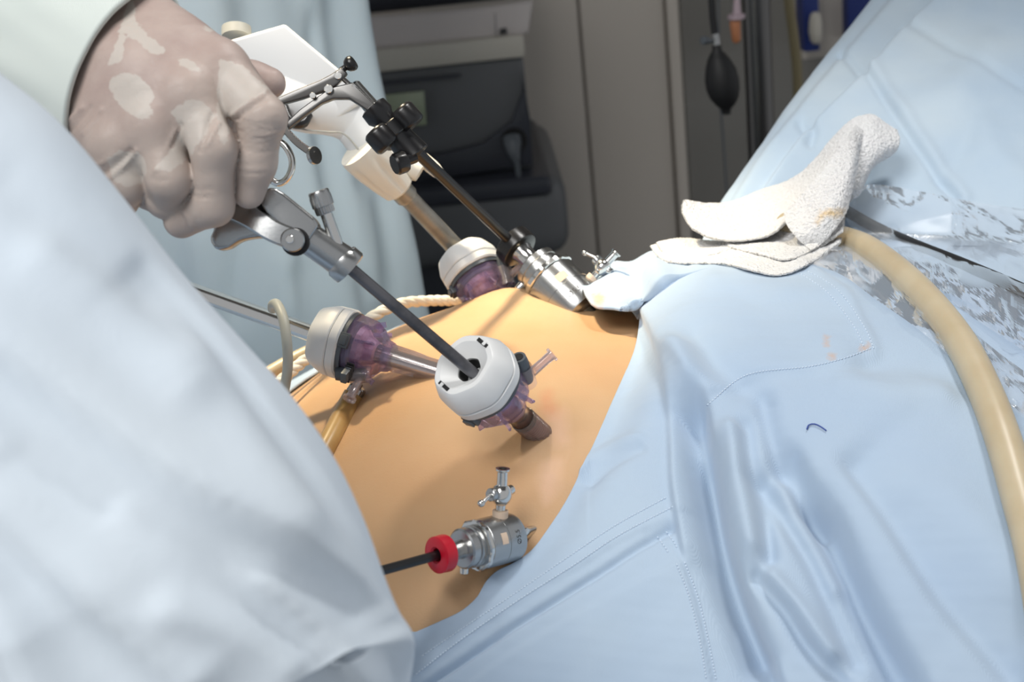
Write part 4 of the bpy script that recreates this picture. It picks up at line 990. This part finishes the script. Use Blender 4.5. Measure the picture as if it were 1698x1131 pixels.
for i, p in enumerate(wc): cw.append(P(*p))
g = Geo()
for ph in (0, 2.1, 4.2):
    pts = []
    for i in range(len(cw)):
        t_ = cw[min(i+1, len(cw)-1)]-cw[max(i-1, 0)]; t_ /= np.linalg.norm(t_); n1 = np.cross(t_, Fw); n1 /= np.linalg.norm(n1); n2 = np.cross(t_, n1); a = i*.55+ph
        pts.append(cw[i]+.0016*(math.cos(a)*n1+math.sin(a)*n2))
    g.add(*tube(pts, .0024, 10))
o = mesh('white_cord', g.v, g.f, 'white_cord', loc=tuple(P(610, 530, .945))); tag(o, 'twisted white cord running along the far edge of the belly', 'cord')
bt = catmull([(400, 650, .93), (450, 618, .945), (505, 588, .955), (560, 566, .965), (620, 545, .975)], 40)
o = mesh('back_tube', *tube([P(*p) for p in bt], .0052, 16), 'tan_rubber', loc=tuple(P(450, 618, .945))); tag(o, 'dull beige tube passing behind the left trocar', 'tube')

# ------------------------------------------------------------------ stapler (white) with bronze shaft
stp = thing('surgical_stapler', 'white plastic surgical stapler with ivory rotation knob and bronze shaft', 'surgical stapler', loc=tuple(P(560, 190, .93)))
shp = [P(655, 305, .925), h1]
sd = (h1-shp[0])/np.linalg.norm(h1-shp[0])
wpart('shaft', tube([shp[0]-sd*.02, h1+sd*.05], .0063, 28), 'shaft_bronze', stp)
wpart('shaft_sleeve', tube([shp[0]-sd*.02, shp[0]+sd*.012, shp[0]+sd*.014], [.0078, .0078, .0066], 28), 'shaft_bronze', stp)
# knob with grooves along the shaft axis
K0 = shp[0]+sd*.006; K1 = shp[0]-sd*.040
kl = float(np.linalg.norm(K1-K0))
kp_ = [(0, 0), (.0085, 0), (.0112, .002), (.0135, .012), (.0158, .026), (.0165, .036), (.0160, .040), (0, .040)]
g = Geo(); g.add(*lathe(kp_, 48, 0, lambda a, z: 1-.17*max(0, math.cos(a*6))**2 if .002 < z < .034 else 1), frame(K0, K1, Rt)); wpart('rotation_knob', (g.v, g.f), 'ivory_plastic', stp, 40)
# wing on the far side of the knob
wv = catmull([(690, 262, .935), (705, 268, .935), (722, 282, .93), (730, 292, .928)], 12)
wpart('knob_wing', tube([P(*p) for p in wv], [.0055, .0068, .0055, .0055, .0052, .005, .005, .0048, .0045, .0042, .0036, .002], 16, True, (1, .8)), 'ivory_plastic', stp)
wpart('knob_hub', tube([P(668, 270, .93), P(690, 282, .925), P(697, 286, .925)], [.010, .0075, .0065], 20), 'ivory_plastic', stp)
# barrel: bent grip tube
bc = catmull([(455, 158, .915), (500, 176, .915), (548, 184, .92), (590, 200, .925), (622, 240, .925), (650, 284, .925)], 40)
br = np.interp(np.arange(40), [0, 10, 18, 24, 32, 39], [.0165, .0165, .0158, .0168, .0172, .0168])
wpart('barrel', tube([P(*p) for p in bc], br, 36), 'white_plastic', stp)
wpart('barrel_seam', tube([P(*p) for p in catmull([(470, 200, .902), (500, 214, .900), (545, 219, .902), (570, 222, .906), (596, 250, .909), (630, 300, .911)], 30)], .0006, 8), 'light_grey_plastic', stp)
# box-like housing
def slab(pts, d0, th, r, tilt=(0, 0)):
    """outline in the picture at distance d0 (plus tilt per px), thickness th going away"""
    c_ = np.mean(pts, 0); fr_ = [P(a, b, d0+(a-c_[0])*tilt[0]+(b-c_[1])*tilt[1]) for a, b in pts]; n = len(pts)
    bm = bmesh.new(); vs = [bm.verts.new(p) for p in fr_]; fc = bm.faces.new(vs); e = bmesh.ops.extrude_face_region(bm, geom=[fc])
    for q_ in e['geom']:
        if isinstance(q_, bmesh.types.BMVert): q_.co += Vector(Fw)*th
    bmesh.ops.recalc_face_normals(bm, faces=bm.faces[:]); bmesh.ops.bevel(bm, geom=bm.edges[:], offset=r, segments=3, affect='EDGES', profile=.6)
    bm.verts.index_update(); v = [tuple(q_.co) for q_ in bm.verts]; f = [tuple(q_.index for q_ in p.verts) for p in bm.faces]; bm.free(); return v, f
wpart('housing', slab([(380, 66), (472, 39), (566, 118), (600, 168), (560, 196), (470, 200), (400, 170)], .905, .034, .0022, (-.00002, .00004)), 'white_plastic', stp, 40)
wpart('release_button', tube([P(392, 62, .92), P(392, 46, .922), P(392, 42, .922)], [.0095, .0095, .0075], 28), 'light_grey_plastic', stp, 40)
wpart('trigger_guard', tube([P(*p) for p in catmull([(470, 178, .895), (480, 200, .892), (500, 205, .895), (510, 190, .90)], 16)], .0035, 12), 'black_plastic', stp)

# ------------------------------------------------------------------ forceps with steel handles and black shaft
fcp = thing('laparoscopic_forceps', 'steel laparoscopic forceps with black thumb wheel, ball knob and black shaft', 'forceps', loc=tuple(P(600, 165, .83)))
a0 = P(636, 200, .83); fd = (hB-a0)/np.linalg.norm(hB-a0)
wpart('shaft', tube([a0, hB+fd*.03], .0036, 24), 'black_plastic', fcp)
def flat_bar(ctrl, n, wid, th, m, name, par, ref=None):
    """flat bar swept along picture points: wid = in-picture half width list, th = half thickness along view"""
    c_ = catmull(ctrl, n); pw = [P(*p) for p in c_]; wl = np.interp(np.linspace(0, 1, n), np.linspace(0, 1, len(wid)), wid); v = []; f = []
    for i in range(n):
        t_ = pw[min(i+1, n-1)]-pw[max(i-1, 0)]; t_ /= np.linalg.norm(t_); s_ = np.cross(t_, Fw); s_ /= np.linalg.norm(s_); u_ = np.cross(s_, t_)
        for (x_, y_) in [(1, -.6), (.8, -1), (-.8, -1), (-1, -.6), (-1, .6), (-.8, 1), (.8, 1), (1, .6)]: v.append(pw[i]+s_*x_*wl[i]+u_*y_*th)
    for i in range(n-1):
        for k_ in range(8): f.append((i*8+k_, i*8+(k_+1) % 8, (i+1)*8+(k_+1) % 8, (i+1)*8+k_))
    f.append(tuple(range(8))[::-1]); f.append(tuple(range((n-1)*8, n*8))); return wpart(name, (v, f), m, par, 30)
wpart('upper_handle', slab([(436, 172), (462, 161), (496, 146), (529, 133), (548, 123), (566, 111), (576, 121), (560, 139), (546, 148), (538, 151), (500, 164), (464, 174), (436, 185)], .8235, .0052, .0010), 'steel_dark', fcp, 40)
wpart('lower_handle', slab([(440, 232), (475, 202), (496, 182), (526, 160), (548, 145), (560, 142), (585, 136), (630, 180), (617, 190), (596, 175), (579, 164), (553, 164), (533, 172), (503, 194), (476, 216), (444, 244)], .8245, .0056, .0010), 'steel_dark', fcp, 40)
u_ = (P(640, 203, .83)-P(586, 142, .829)); u_ /= np.linalg.norm(u_)
wpart('barrel', tube([P(584, 141, .829), P(586, 143, .829), P(632, 196, .83)], [.0036, .0046, .0050], 24), 'steel', fcp)
wpart('drive_rod', tube([P(566, 128, .827), P(588, 148, .829)], .0014, 10), 'steel', fcp)
def disc(px, py, d, r, h, m, name, par, axis=None, prof=None, n=24):
    ax = -Fw if axis is None else axis; p = P(px, py, d); g = Geo(); g.add(*lathe(prof or [(0, -h/2), (r*.9, -h/2), (r, -h/2+r*.1), (r, h/2-r*.1), (r*.9, h/2), (0, h/2)], n), frame(p-ax*0, p+ax, Rt)); return wpart(name, (g.v, g.f), m, par, 35)
disc(545, 148, .8235, .0026, .0035, 'steel', 'pivot_pin', fcp)
disc(561, 126, .8235, .0022, .004, 'steel', 'pivot_pin', fcp)
disc(519, 159, .8235, .0018, .004, 'steel', 'stop_pin', fcp)
ba = P(584, 103, .826)-P(570, 113, .827); ba /= np.linalg.norm(ba)
disc(570, 114, .827, .003, .004, 'black_plastic', 'ball_knob', fcp, ba, [(0, -.002), (.0020, -.002), (.0019, .0012), (.0036, .0024), (.0046, .0044), (.0047, .0060), (.0040, .0074), (.0030, .0078), (.0026, .0076), (0, .0072)])
# black rotation housing, clover wheel, side screw
ax_ = u_
def along(s): return P(636, 198, .83)+ax_*s
wpart('wheel_housing', tube([along(-.0100), along(-.0092), along(-.003), along(.0), along(.028), along(.0285)], [.0068, .0084, .0088, .0070, .0094, .0090], 28), 'black_plastic', fcp, 40)
g = Geo(); lob = [(0, -.0066), (.0062, -.0066), (.0075, -.0054), (.0078, -.004), (.0078, .004), (.0075, .0054), (.0062, .0066), (0, .0066)]
MW = frame(along(.0085), along(.02), Up)
for k_ in range(3): g.add(*lathe(lob, 26), MW @ RZ(120*k_+20) @ T(.0116, 0, 0))
g.add(*lathe([(0, -.0046), (.0092, -.0046), (.0098, -.004), (.0098, .004), (.0092, .0046), (0, .0046)], 30), MW)
wpart('clover_wheel', (g.v, g.f), 'black_plastic', fcp, 40)
sk0 = along(.026)-Fw*.006-Up*.004; sdr = -(Rt*.8)-Up*.35-Fw*.4; sdr /= np.linalg.norm(sdr)
g = Geo(); g.add(*lathe([(0, -.002), (.0032, -.002), (.0032, .004), (.0060, .0046), (.0064, .0056), (.0064, .0110), (.0056, .0122), (0, .0122)], 24, 0, lambda a, z: 1+.02*math.cos(a*12)), frame(sk0, sk0+sdr, Up)); wpart('locking_screw', (g.v, g.f), 'black_plastic', fcp, 30)
# ring and ratchet under the hand
rg_ = [(452, 300, .826), (462, 304, .826), (474, 298, .825), (483, 282, .825), (484, 264, .825), (476, 246, .825), (465, 236, .826), (452, 238, .827), (442, 252, .827), (438, 275, .827), (443, 292, .827), (452, 300, .826)]
wpart('finger_ring', tube([P(*p) for p in catmull(rg_, 44)], .0021, 12), 'steel', fcp)
flat_bar([(466, 196, .822), (476, 218, .822), (492, 236, .822), (508, 248, .822), (520, 256, .822)], 24, [.0022, .0020, .0020, .0020, .0020], .0018, 'steel_dark', 'ratchet', fcp)
for k_ in range(12):
    c_ = catmull([(480, 217, .822), (494, 231, .822), (508, 242, .822), (516, 247, .822)], 13)[k_]
    disc(c_[0], c_[1], .8215, .0007, .0026, 'steel', 'ratchet_tooth', fcp, None, None, 6)
disc(521, 258, .822, .004, .0025, 'steel_satin', 'ratchet_pad', fcp, (Rt*.75+Up*.1-Fw*.55)/np.linalg.norm(Rt*.75+Up*.1-Fw*.55), [(0, -.0012), (.0052, -.0012), (.0055, 0), (.0052, .0012), (0, .0012)])

# ------------------------------------------------------------------ silver grasper held by the hand
dh = d2-.050
gr = thing('laparoscopic_grasper', 'silver steel grasper with knurled flush port held by the gloved hand', 'grasper', loc=tuple(P(500, 380, dh-.035)))
tip = np.array(h2)+(np.array(e2)-np.array(h2))*.25; b0 = P(575, 440, dh-.022)
sd2 = (P(777, 612, dh)-b0); sd2 /= np.linalg.norm(sd2)
wpart('shaft', tube([b0, P(777, 612, dh), P(777, 612, dh)+sd2*.02], .0030, 22), 'shaft_grey', gr)
wpart('barrel', tube([P(492, 380, dh-.030), P(500, 387, dh-.029), P(573, 437, dh-.022)], [.0072, .0074, .0080], 30), 'steel_satin', gr)
wpart('barrel_ring', tube([P(566, 432, dh-.0225), P(567, 433, dh-.0225), P(580, 444, dh-.021), P(581, 445, dh-.021)], [.0084, .0092, .0092, .0084], 32), 'steel_satin', gr, 30)
fp0 = P(556, 398, dh-.027); fp1 = P(537, 344, dh-.030)
wpart('flush_port', tube([P(560, 412, dh-.026), fp0, fp1], [.0030, .0030, .0028], 18), 'steel', gr)
fpd = (fp1-fp0)/np.linalg.norm(fp1-fp0)
g = Geo(); g.add(*lathe([(0, -.003), (.0042, -.003), (.0046, -.0022), (.0046, .0002), (.0048, .0006), (.0052, .0008), (.0052, .0050), (.0050, .0060), (.0050, .0074), (.0046, .0082), (0, .0084)], 96, 0, lambda a, z: 1+(.018*math.cos(a*24) if z < .0055 else 0)), frame(fp1, fp1+fpd, Rt)); wpart('port_cap', (g.v, g.f), 'steel_satin', gr, 30)
wpart('upper_handle', slab([(436, 318), (446, 310), (458, 312), (470, 320), (522, 362), (528, 374), (512, 398), (498, 412), (484, 408), (472, 384), (440, 352), (432, 338)], dh-.040, .013, .0018, (.00004, 0)), 'steel_satin', gr, 40)
flat_bar([(350, 330, dh-.030), (385, 345, dh-.032), (420, 362, dh-.036), (455, 384, dh-.038), (490, 398, dh-.038)], 26, [.0046, .0058, .0056, .0052, .0050], .0050, 'steel_satin', 'lower_handle', gr)
wpart('handle_shell', slab([(330, 330), (372, 352), (430, 372), (452, 392), (420, 394), (398, 398), (378, 412), (360, 415), (350, 406), (347, 394), (355, 376), (330, 352)], dh-.026, .012, .0025), 'steel_satin', gr, 40)
disc(481, 397, dh-.0440, .0019, .003, 'steel', 'pivot_pin', gr)
wpart('hinge_gap_shade', tube([P(490, 401, dh-.0395), P(490, 401, dh-.028)], [.0066, .0066], 24), 'hole_dark', gr, 30)  # near-black disc standing in for the shade in the hinge gap
wpart('hinge_boss', tube([P(485, 398, dh-.0434), P(485, 398, dh-.0425), P(485, 398, dh-.034)], [.0050, .0056, .0056], 28), 'steel_satin', gr, 30)
flat_bar([(416, 342, dh-.034), (432, 356, dh-.036), (444, 366, dh-.036)], 12, [.0022, .0022, .002], .0014, 'steel', 'link_bar', gr)
flat_bar([(430, 336, dh-.034), (452, 362, dh-.034), (470, 384, dh-.034)], 12, [.003, .003, .003], .003, 'hole_dark', 'inner_spring', gr)
# ------------------------------------------------------------------ surgeon: gloved hand, knitted cuff, gown sleeve
HD = dh-.058                                  # distance of the knuckles
print('hand depth', HD)
def J(px, py, dz=0.0): return P(px, py, HD+dz)
wrist = J(120, 60, .030); wr_u = J(160, -20, .034); wr_l = J(96, 112, .036)
fing = {
 'index':  [J(362, 116, .008), J(436, 196, -.006), J(424, 272, .002), J(413, 320, .008)],
 'middle': [J(312, 158, -.004), J(354, 246, -.010), J(352, 340, .002), J(300, 366, .012)],
 'ring':   [J(254, 208, -.004), J(281, 296, -.006), J(276, 326, .008), J(246, 320, .026)],
 'little': [J(192, 240, .002), J(206, 306, .002), J(200, 328, .014), J(186, 316, .026)]}
frad = {'index': (.0135, .0100, .0088, .0072), 'middle': (.0125, .0096, .0092, .0080), 'ring': (.0120, .0098, .0096, .0080), 'little': (.0125, .0098, .0082, .0070)}
PALM = []
for n_, w0 in (('index', wr_u), ('middle', wrist), ('ring', wrist), ('little', wr_l)):
    PALM.append((w0, fing[n_][0]))
thumb = [J(262, 78, .036), J(366, 122, .050), J(420, 132, .050), J(447, 138, .050)]
pal_c = [J(250, 130, .012), J(330, 200, .026), J(200, 190, .018), J(380, 160, .026), J(304, 236, .014), J(236, 262, .014)]
WR = []   # wrinkle lines on the glove: picture lines, amplitude, width
def wr(pts, amp=.0009, w=3.2): WR.append(('r', pts, amp, w))
for y0 in (0, 9, 17): wr([(392, 196+y0*1.0), (410, 204+y0*.9), (434, 206+y0*.8), (462, 198+y0*.9)], -.0008, 2.6)
for y0 in (30, 37, 44, 52): wr([(398, 190+y0), (415, 198+y0), (440, 200+y0), (470, 192+y0)], -.0007, 2.4)
for y0 in (78, 92): wr([(394, 190+y0), (415, 196+y0), (440, 194+y0)], -.0005, 2.6)
wr([(386, 190), (412, 172), (440, 152)], .0012, 4); wr([(390, 197), (415, 180), (440, 164)], -.0010, 3)
wr([(352, 190), (342, 222), (332, 250)], -.0012, 4); wr([(362, 205), (345, 236), (336, 246)], .0012, 3)
wr([(300, 208), (284, 240), (262, 276)], -.0012, 4); wr([(292, 215), (276, 252), (258, 282)], .0013, 4)
wr([(226, 250), (206, 274), (178, 298)], .0012, 4); wr([(218, 250), (196, 270), (170, 292)], -.0012, 4)
wr([(192, 254), (176, 266), (160, 276)], .0009, 3)
wr([(136, 178), (118, 196), (104, 210)], .0011, 3.5); wr([(168, 182), (152, 204), (138, 222)], .0010, 3.5); wr([(150, 178), (132, 200), (118, 216)], -.0009, 4)
wr([(320, 312), (336, 316), (350, 312)], -.0006, 2.5); wr([(318, 320), (330, 328), (346, 326)], -.0006, 2.5)
wr([(300, 356), (308, 372), (314, 382)], -.0008, 3); wr([(306, 352), (314, 368), (320, 378)], .0006, 3)
wr([(250, 296), (268, 300), (282, 296)], -.0005, 2.5); wr([(244, 330), (262, 348), (282, 354)], -.0006, 3)
def hand_sdf(p):
    pal = None
    for a, b in PALM:
        c = capsule(p, a, b, .0165, .0132); pal = c if pal is None else smin(pal, c, .014)
    for i, a in enumerate(pal_c):
        c = np.linalg.norm(p-a, axis=1)-(.024 if i == 0 else .017); pal = smin(pal, c, .015)
    # knuckle bumps
    for n_ in fing:
        c = np.linalg.norm(p-(fing[n_][0]-Fw*.0035), axis=1)-.0105; pal = smin(pal, c, .006)
    res = pal
    for n_ in ('index', 'middle', 'ring', 'little'):
        jt = fing[n_]; r = frad[n_]; fg = None
        for i in range(3):
            c = capsule(p, jt[i], jt[i+1], r[i], r[i+1]); fg = c if fg is None else smin(fg, c, .004)
        # finger blends into the palm near its root only
        k = .008*np.clip(1-np.linalg.norm(p-jt[0], axis=1)/.028, 0.0, 1)+.0004
        h = np.clip(.5+.5*(fg-res)/k, 0, 1); res = fg*(1-h)+res*h-k*h*(1-h)
    th = None; tr3 = (.0140, .0100, .0084, .0078)
    for i in range(3):
        c = capsule(p, thumb[i], thumb[i+1], tr3[i], tr3[i+1]); th = c if th is None else smin(th, c, .004)
    th = smin(th, capsule(p, wr_u, thumb[0], .016, .0145), .01)
    return smin(res, th, .0035)
allp = np.array([q_ for v_ in fing.values() for q_ in v_]+thumb+[wr_u, wr_l, wrist]+pal_c)
Vh, Fh = surface_nets(hand_sdf, allp.min(0)-.028, allp.max(0)+.028, .00125)
for _ in range(2):
    e = 4e-4; s0 = hand_sdf(Vh); gr_ = np.stack([hand_sdf(Vh+np.eye(3)[k]*e)-s0 for k in range(3)], 1)/e
    gl = np.maximum(np.linalg.norm(gr_, axis=1), .3); Vh = Vh-gr_*(s0/gl**2)[:, None]*.9
nh = gr_/gl[:, None]
qh, dph = Q(Vh); frh = ((Vh-C0)*nh).sum(1) < 0
disp = np.zeros(len(Vh)); disp[frh] = folds(qh[frh], WR)
Vh = Vh+nh*(disp+.00025*noise3(Vh*260, 41, 2))[:, None]
surgeon = thing('person', 'surgeon at upper left whose latex gloved hand grips the silver grasper', 'person', loc=tuple(wrist))
# patches where the latex stands off the skin (paler), as signed distance to outlines
PAT = [[(180, 135), (200, 122), (225, 122), (245, 140), (256, 160), (248, 175), (255, 185), (245, 199), (228, 196), (205, 180), (190, 165)],
       [(222, 0), (226, 34), (250, 62), (274, 80), (272, 90), (252, 90), (228, 70), (208, 54), (206, 84), (200, 104), (178, 108), (196, 60), (212, 0)],
       [(296, 100), (312, 98), (330, 112), (330, 120), (314, 116), (298, 108)],
       [(362, 96), (404, 108), (446, 150), (430, 160), (392, 186), (384, 208), (372, 240), (362, 230), (360, 150)],
       [(284, 188), (308, 166), (334, 168), (350, 182), (356, 194), (334, 230), (314, 262), (282, 284), (258, 280), (288, 242), (298, 210)],
       [(338, 45), (352, 48), (355, 52), (344, 52)],
       [(178, 262), (200, 250), (228, 252), (238, 262), (244, 282), (236, 306), (214, 310), (190, 302)]]
def poly_sd(q_, poly):
    poly = np.array(poly, float); n = len(poly); d = np.full(len(q_), 1e9); ins = np.zeros(len(q_), bool)
    for i in range(n):
        a = poly[i]; b = poly[(i+1) % n]; ab = b-a; t = np.clip(((q_-a)@ab)/(ab@ab), 0, 1); d = np.minimum(d, np.linalg.norm(q_-a-t[:, None]*ab, axis=1))
        c = ((a[1] > q_[:, 1]) != (b[1] > q_[:, 1])) & (q_[:, 0] < (b[0]-a[0])*(q_[:, 1]-a[1])/(b[1]-a[1]+1e-12)+a[0]); ins ^= c
    return np.where(ins, d, -d)
sd_ = np.full(len(Vh), -40.)
for pl_ in PAT: sd_[frh] = np.maximum(sd_[frh], poly_sd(qh[frh], pl_))
sd_ = np.clip(sd_, -40, 40)
hand = mesh('gloved_hand', Vh, Fh, 'glove_tan', surgeon, True)
at_ = hand.data.attributes.new('lift', 'FLOAT', 'POINT'); at_.data.foreach_set('value', sd_.astype(np.float32))
fade = np.clip(1-np.min([capsule(Vh, *fing[n_][1:3], 0, 0) for n_ in fing], axis=0)/.045, 0, 1)
at2 = hand.data.attributes.new('tight', 'FLOAT', 'POINT'); at2.data.foreach_set('value', fade.astype(np.float32))
m = bpy.data.materials.new('latex_glove'); m.use_nodes = True; nt = m.node_tree; N = nt.nodes; L = nt.links; b = N['Principled BSDF']
b.inputs['Roughness'].default_value = .48; b.inputs['Specular IOR Level'].default_value = .35
b.inputs['Subsurface Weight'].default_value = .1; b.inputs['Subsurface Radius'].default_value = (1, .5, .4); b.inputs['Subsurface Scale'].default_value = .004
tc = N.new('ShaderNodeTexCoord'); nz = N.new('ShaderNodeTexNoise'); nz.inputs['Scale'].default_value = 260; nz.inputs['Detail'].default_value = 4; L.new(tc.outputs['Object'], nz.inputs['Vector'])
a_ = N.new('ShaderNodeAttribute'); a_.attribute_name = 'lift'
mu = N.new('ShaderNodeMath'); mu.operation = 'MULTIPLY_ADD'; mu.inputs[1].default_value = 15; mu.inputs[2].default_value = -7.5; L.new(nz.outputs['Fac'], mu.inputs[0])
ad = N.new('ShaderNodeMath'); ad.operation = 'ADD'; L.new(a_.outputs['Fac'], ad.inputs[0]); L.new(mu.outputs[0], ad.inputs[1])
mr = N.new('ShaderNodeMapRange'); mr.inputs['From Min'].default_value = -1.2; mr.inputs['From Max'].default_value = 1.2; L.new(ad.outputs[0], mr.inputs['Value'])
n2 = N.new('ShaderNodeTexNoise'); n2.inputs['Scale'].default_value = 55; n2.inputs['Detail'].default_value = 6; L.new(tc.outputs['Object'], n2.inputs['Vector'])
rp = N.new('ShaderNodeValToRGB'); rp.color_ramp.elements[0].position = .35; rp.color_ramp.elements[1].position = .7
rp.color_ramp.elements[0].color = s2l((167, 147, 140)); rp.color_ramp.elements[1].color = s2l((182, 165, 157)); L.new(n2.outputs['Fac'], rp.inputs['Fac'])
t2 = N.new('ShaderNodeAttribute'); t2.attribute_name = 'tight'
m0 = N.new('ShaderNodeMix'); m0.data_type = 'RGBA'; L.new(t2.outputs['Fac'], m0.inputs['Factor']); L.new(rp.outputs[0], m0.inputs[6]); m0.inputs[7].default_value = s2l((180, 167, 158))
mx = N.new('ShaderNodeMix'); mx.data_type = 'RGBA'; L.new(mr.outputs[0], mx.inputs['Factor']); L.new(m0.outputs[2], mx.inputs[6]); mx.inputs[7].default_value = s2l((190, 181, 173))
L.new(mx.outputs[2], b.inputs['Base Color'])
bp_ = N.new('ShaderNodeBump'); bp_.inputs['Strength'].default_value = .25; bp_.inputs['Distance'].default_value = .0006; n3 = N.new('ShaderNodeTexNoise'); n3.inputs['Scale'].default_value = 420; L.new(tc.outputs['Object'], n3.inputs['Vector'])
L.new(n3.outputs['Fac'], bp_.inputs['Height']); L.new(bp_.outputs[0], b.inputs['Normal'])
hand.data.materials[0] = m

# knitted cuff
ce0 = P(222, -40, HD-.004); ce1 = P(88, 210, HD-.004)                     # its rim as seen
rim_c = (P(205, -60, HD+.03)+P(52, 240, HD+.03))/2
rimx = P(225, -50, HD+.03)-P(75, 220, HD+.03); rl = np.linalg.norm(rimx)/2; rimx /= np.linalg.norm(rimx)
axis = P(-160, -60, HD+.075)-P(150, 85, HD+.03); axis /= np.linalg.norm(axis)
rimx -= axis*(rimx@axis); rimx /= np.linalg.norm(rimx); rimz = np.cross(axis, rimx)
def cuff(n0, n1, r0, r1, nseg, seed, fold, closed_in=True):
    na = 160; out_ = []
    for k in range(nseg):
        s_ = k/(nseg-1); a = np.linspace(0, 2*math.pi, na, endpoint=False); rr = r0+(r1-r0)*s_
        w_ = 1+fold*(np.sin(a*9+3*s_+seed)*.5+np.sin(a*17-4*s_)*.3)*(.15+s_)
        out_.append(rim_c+axis*(n0+(n1-n0)*s_)+rr*w_[:, None]*(np.cos(a)[:, None]*rimx*1.06+np.sin(a)[:, None]*rimz*(.76+.08*s_)))
    v_ = np.array(out_).reshape(-1, 3); i = np.arange(nseg-1)[:, None]; j = np.arange(na)[None]
    return v_, np.stack([i*na+j, i*na+(j+1) % na, (i+1)*na+(j+1) % na, (i+1)*na+j], -1).reshape(-1, 4)
vc, fc_ = cuff(-.030, .055, rl*.94, rl*1.02, 60, 0, .04)
o = mesh('knitted_cuff', vc, fc_, 'gown_white', surgeon, True); md = o.modifiers.new('t', 'SOLIDIFY'); md.thickness = .003; md.offset = 0
vc, fc_ = cuff(.040, .30, rl*1.06, rl*1.5, 70, 2, .09)
nn = normals(vc, fc_); vc = vc+nn*(.003*noise3(vc*70, 51, 2))[:, None]
o = mesh('gown_sleeve', vc, fc_, 'gown_white', surgeon, True); md = o.modifiers.new('t', 'SOLIDIFY'); md.thickness = .002; md.offset = 0
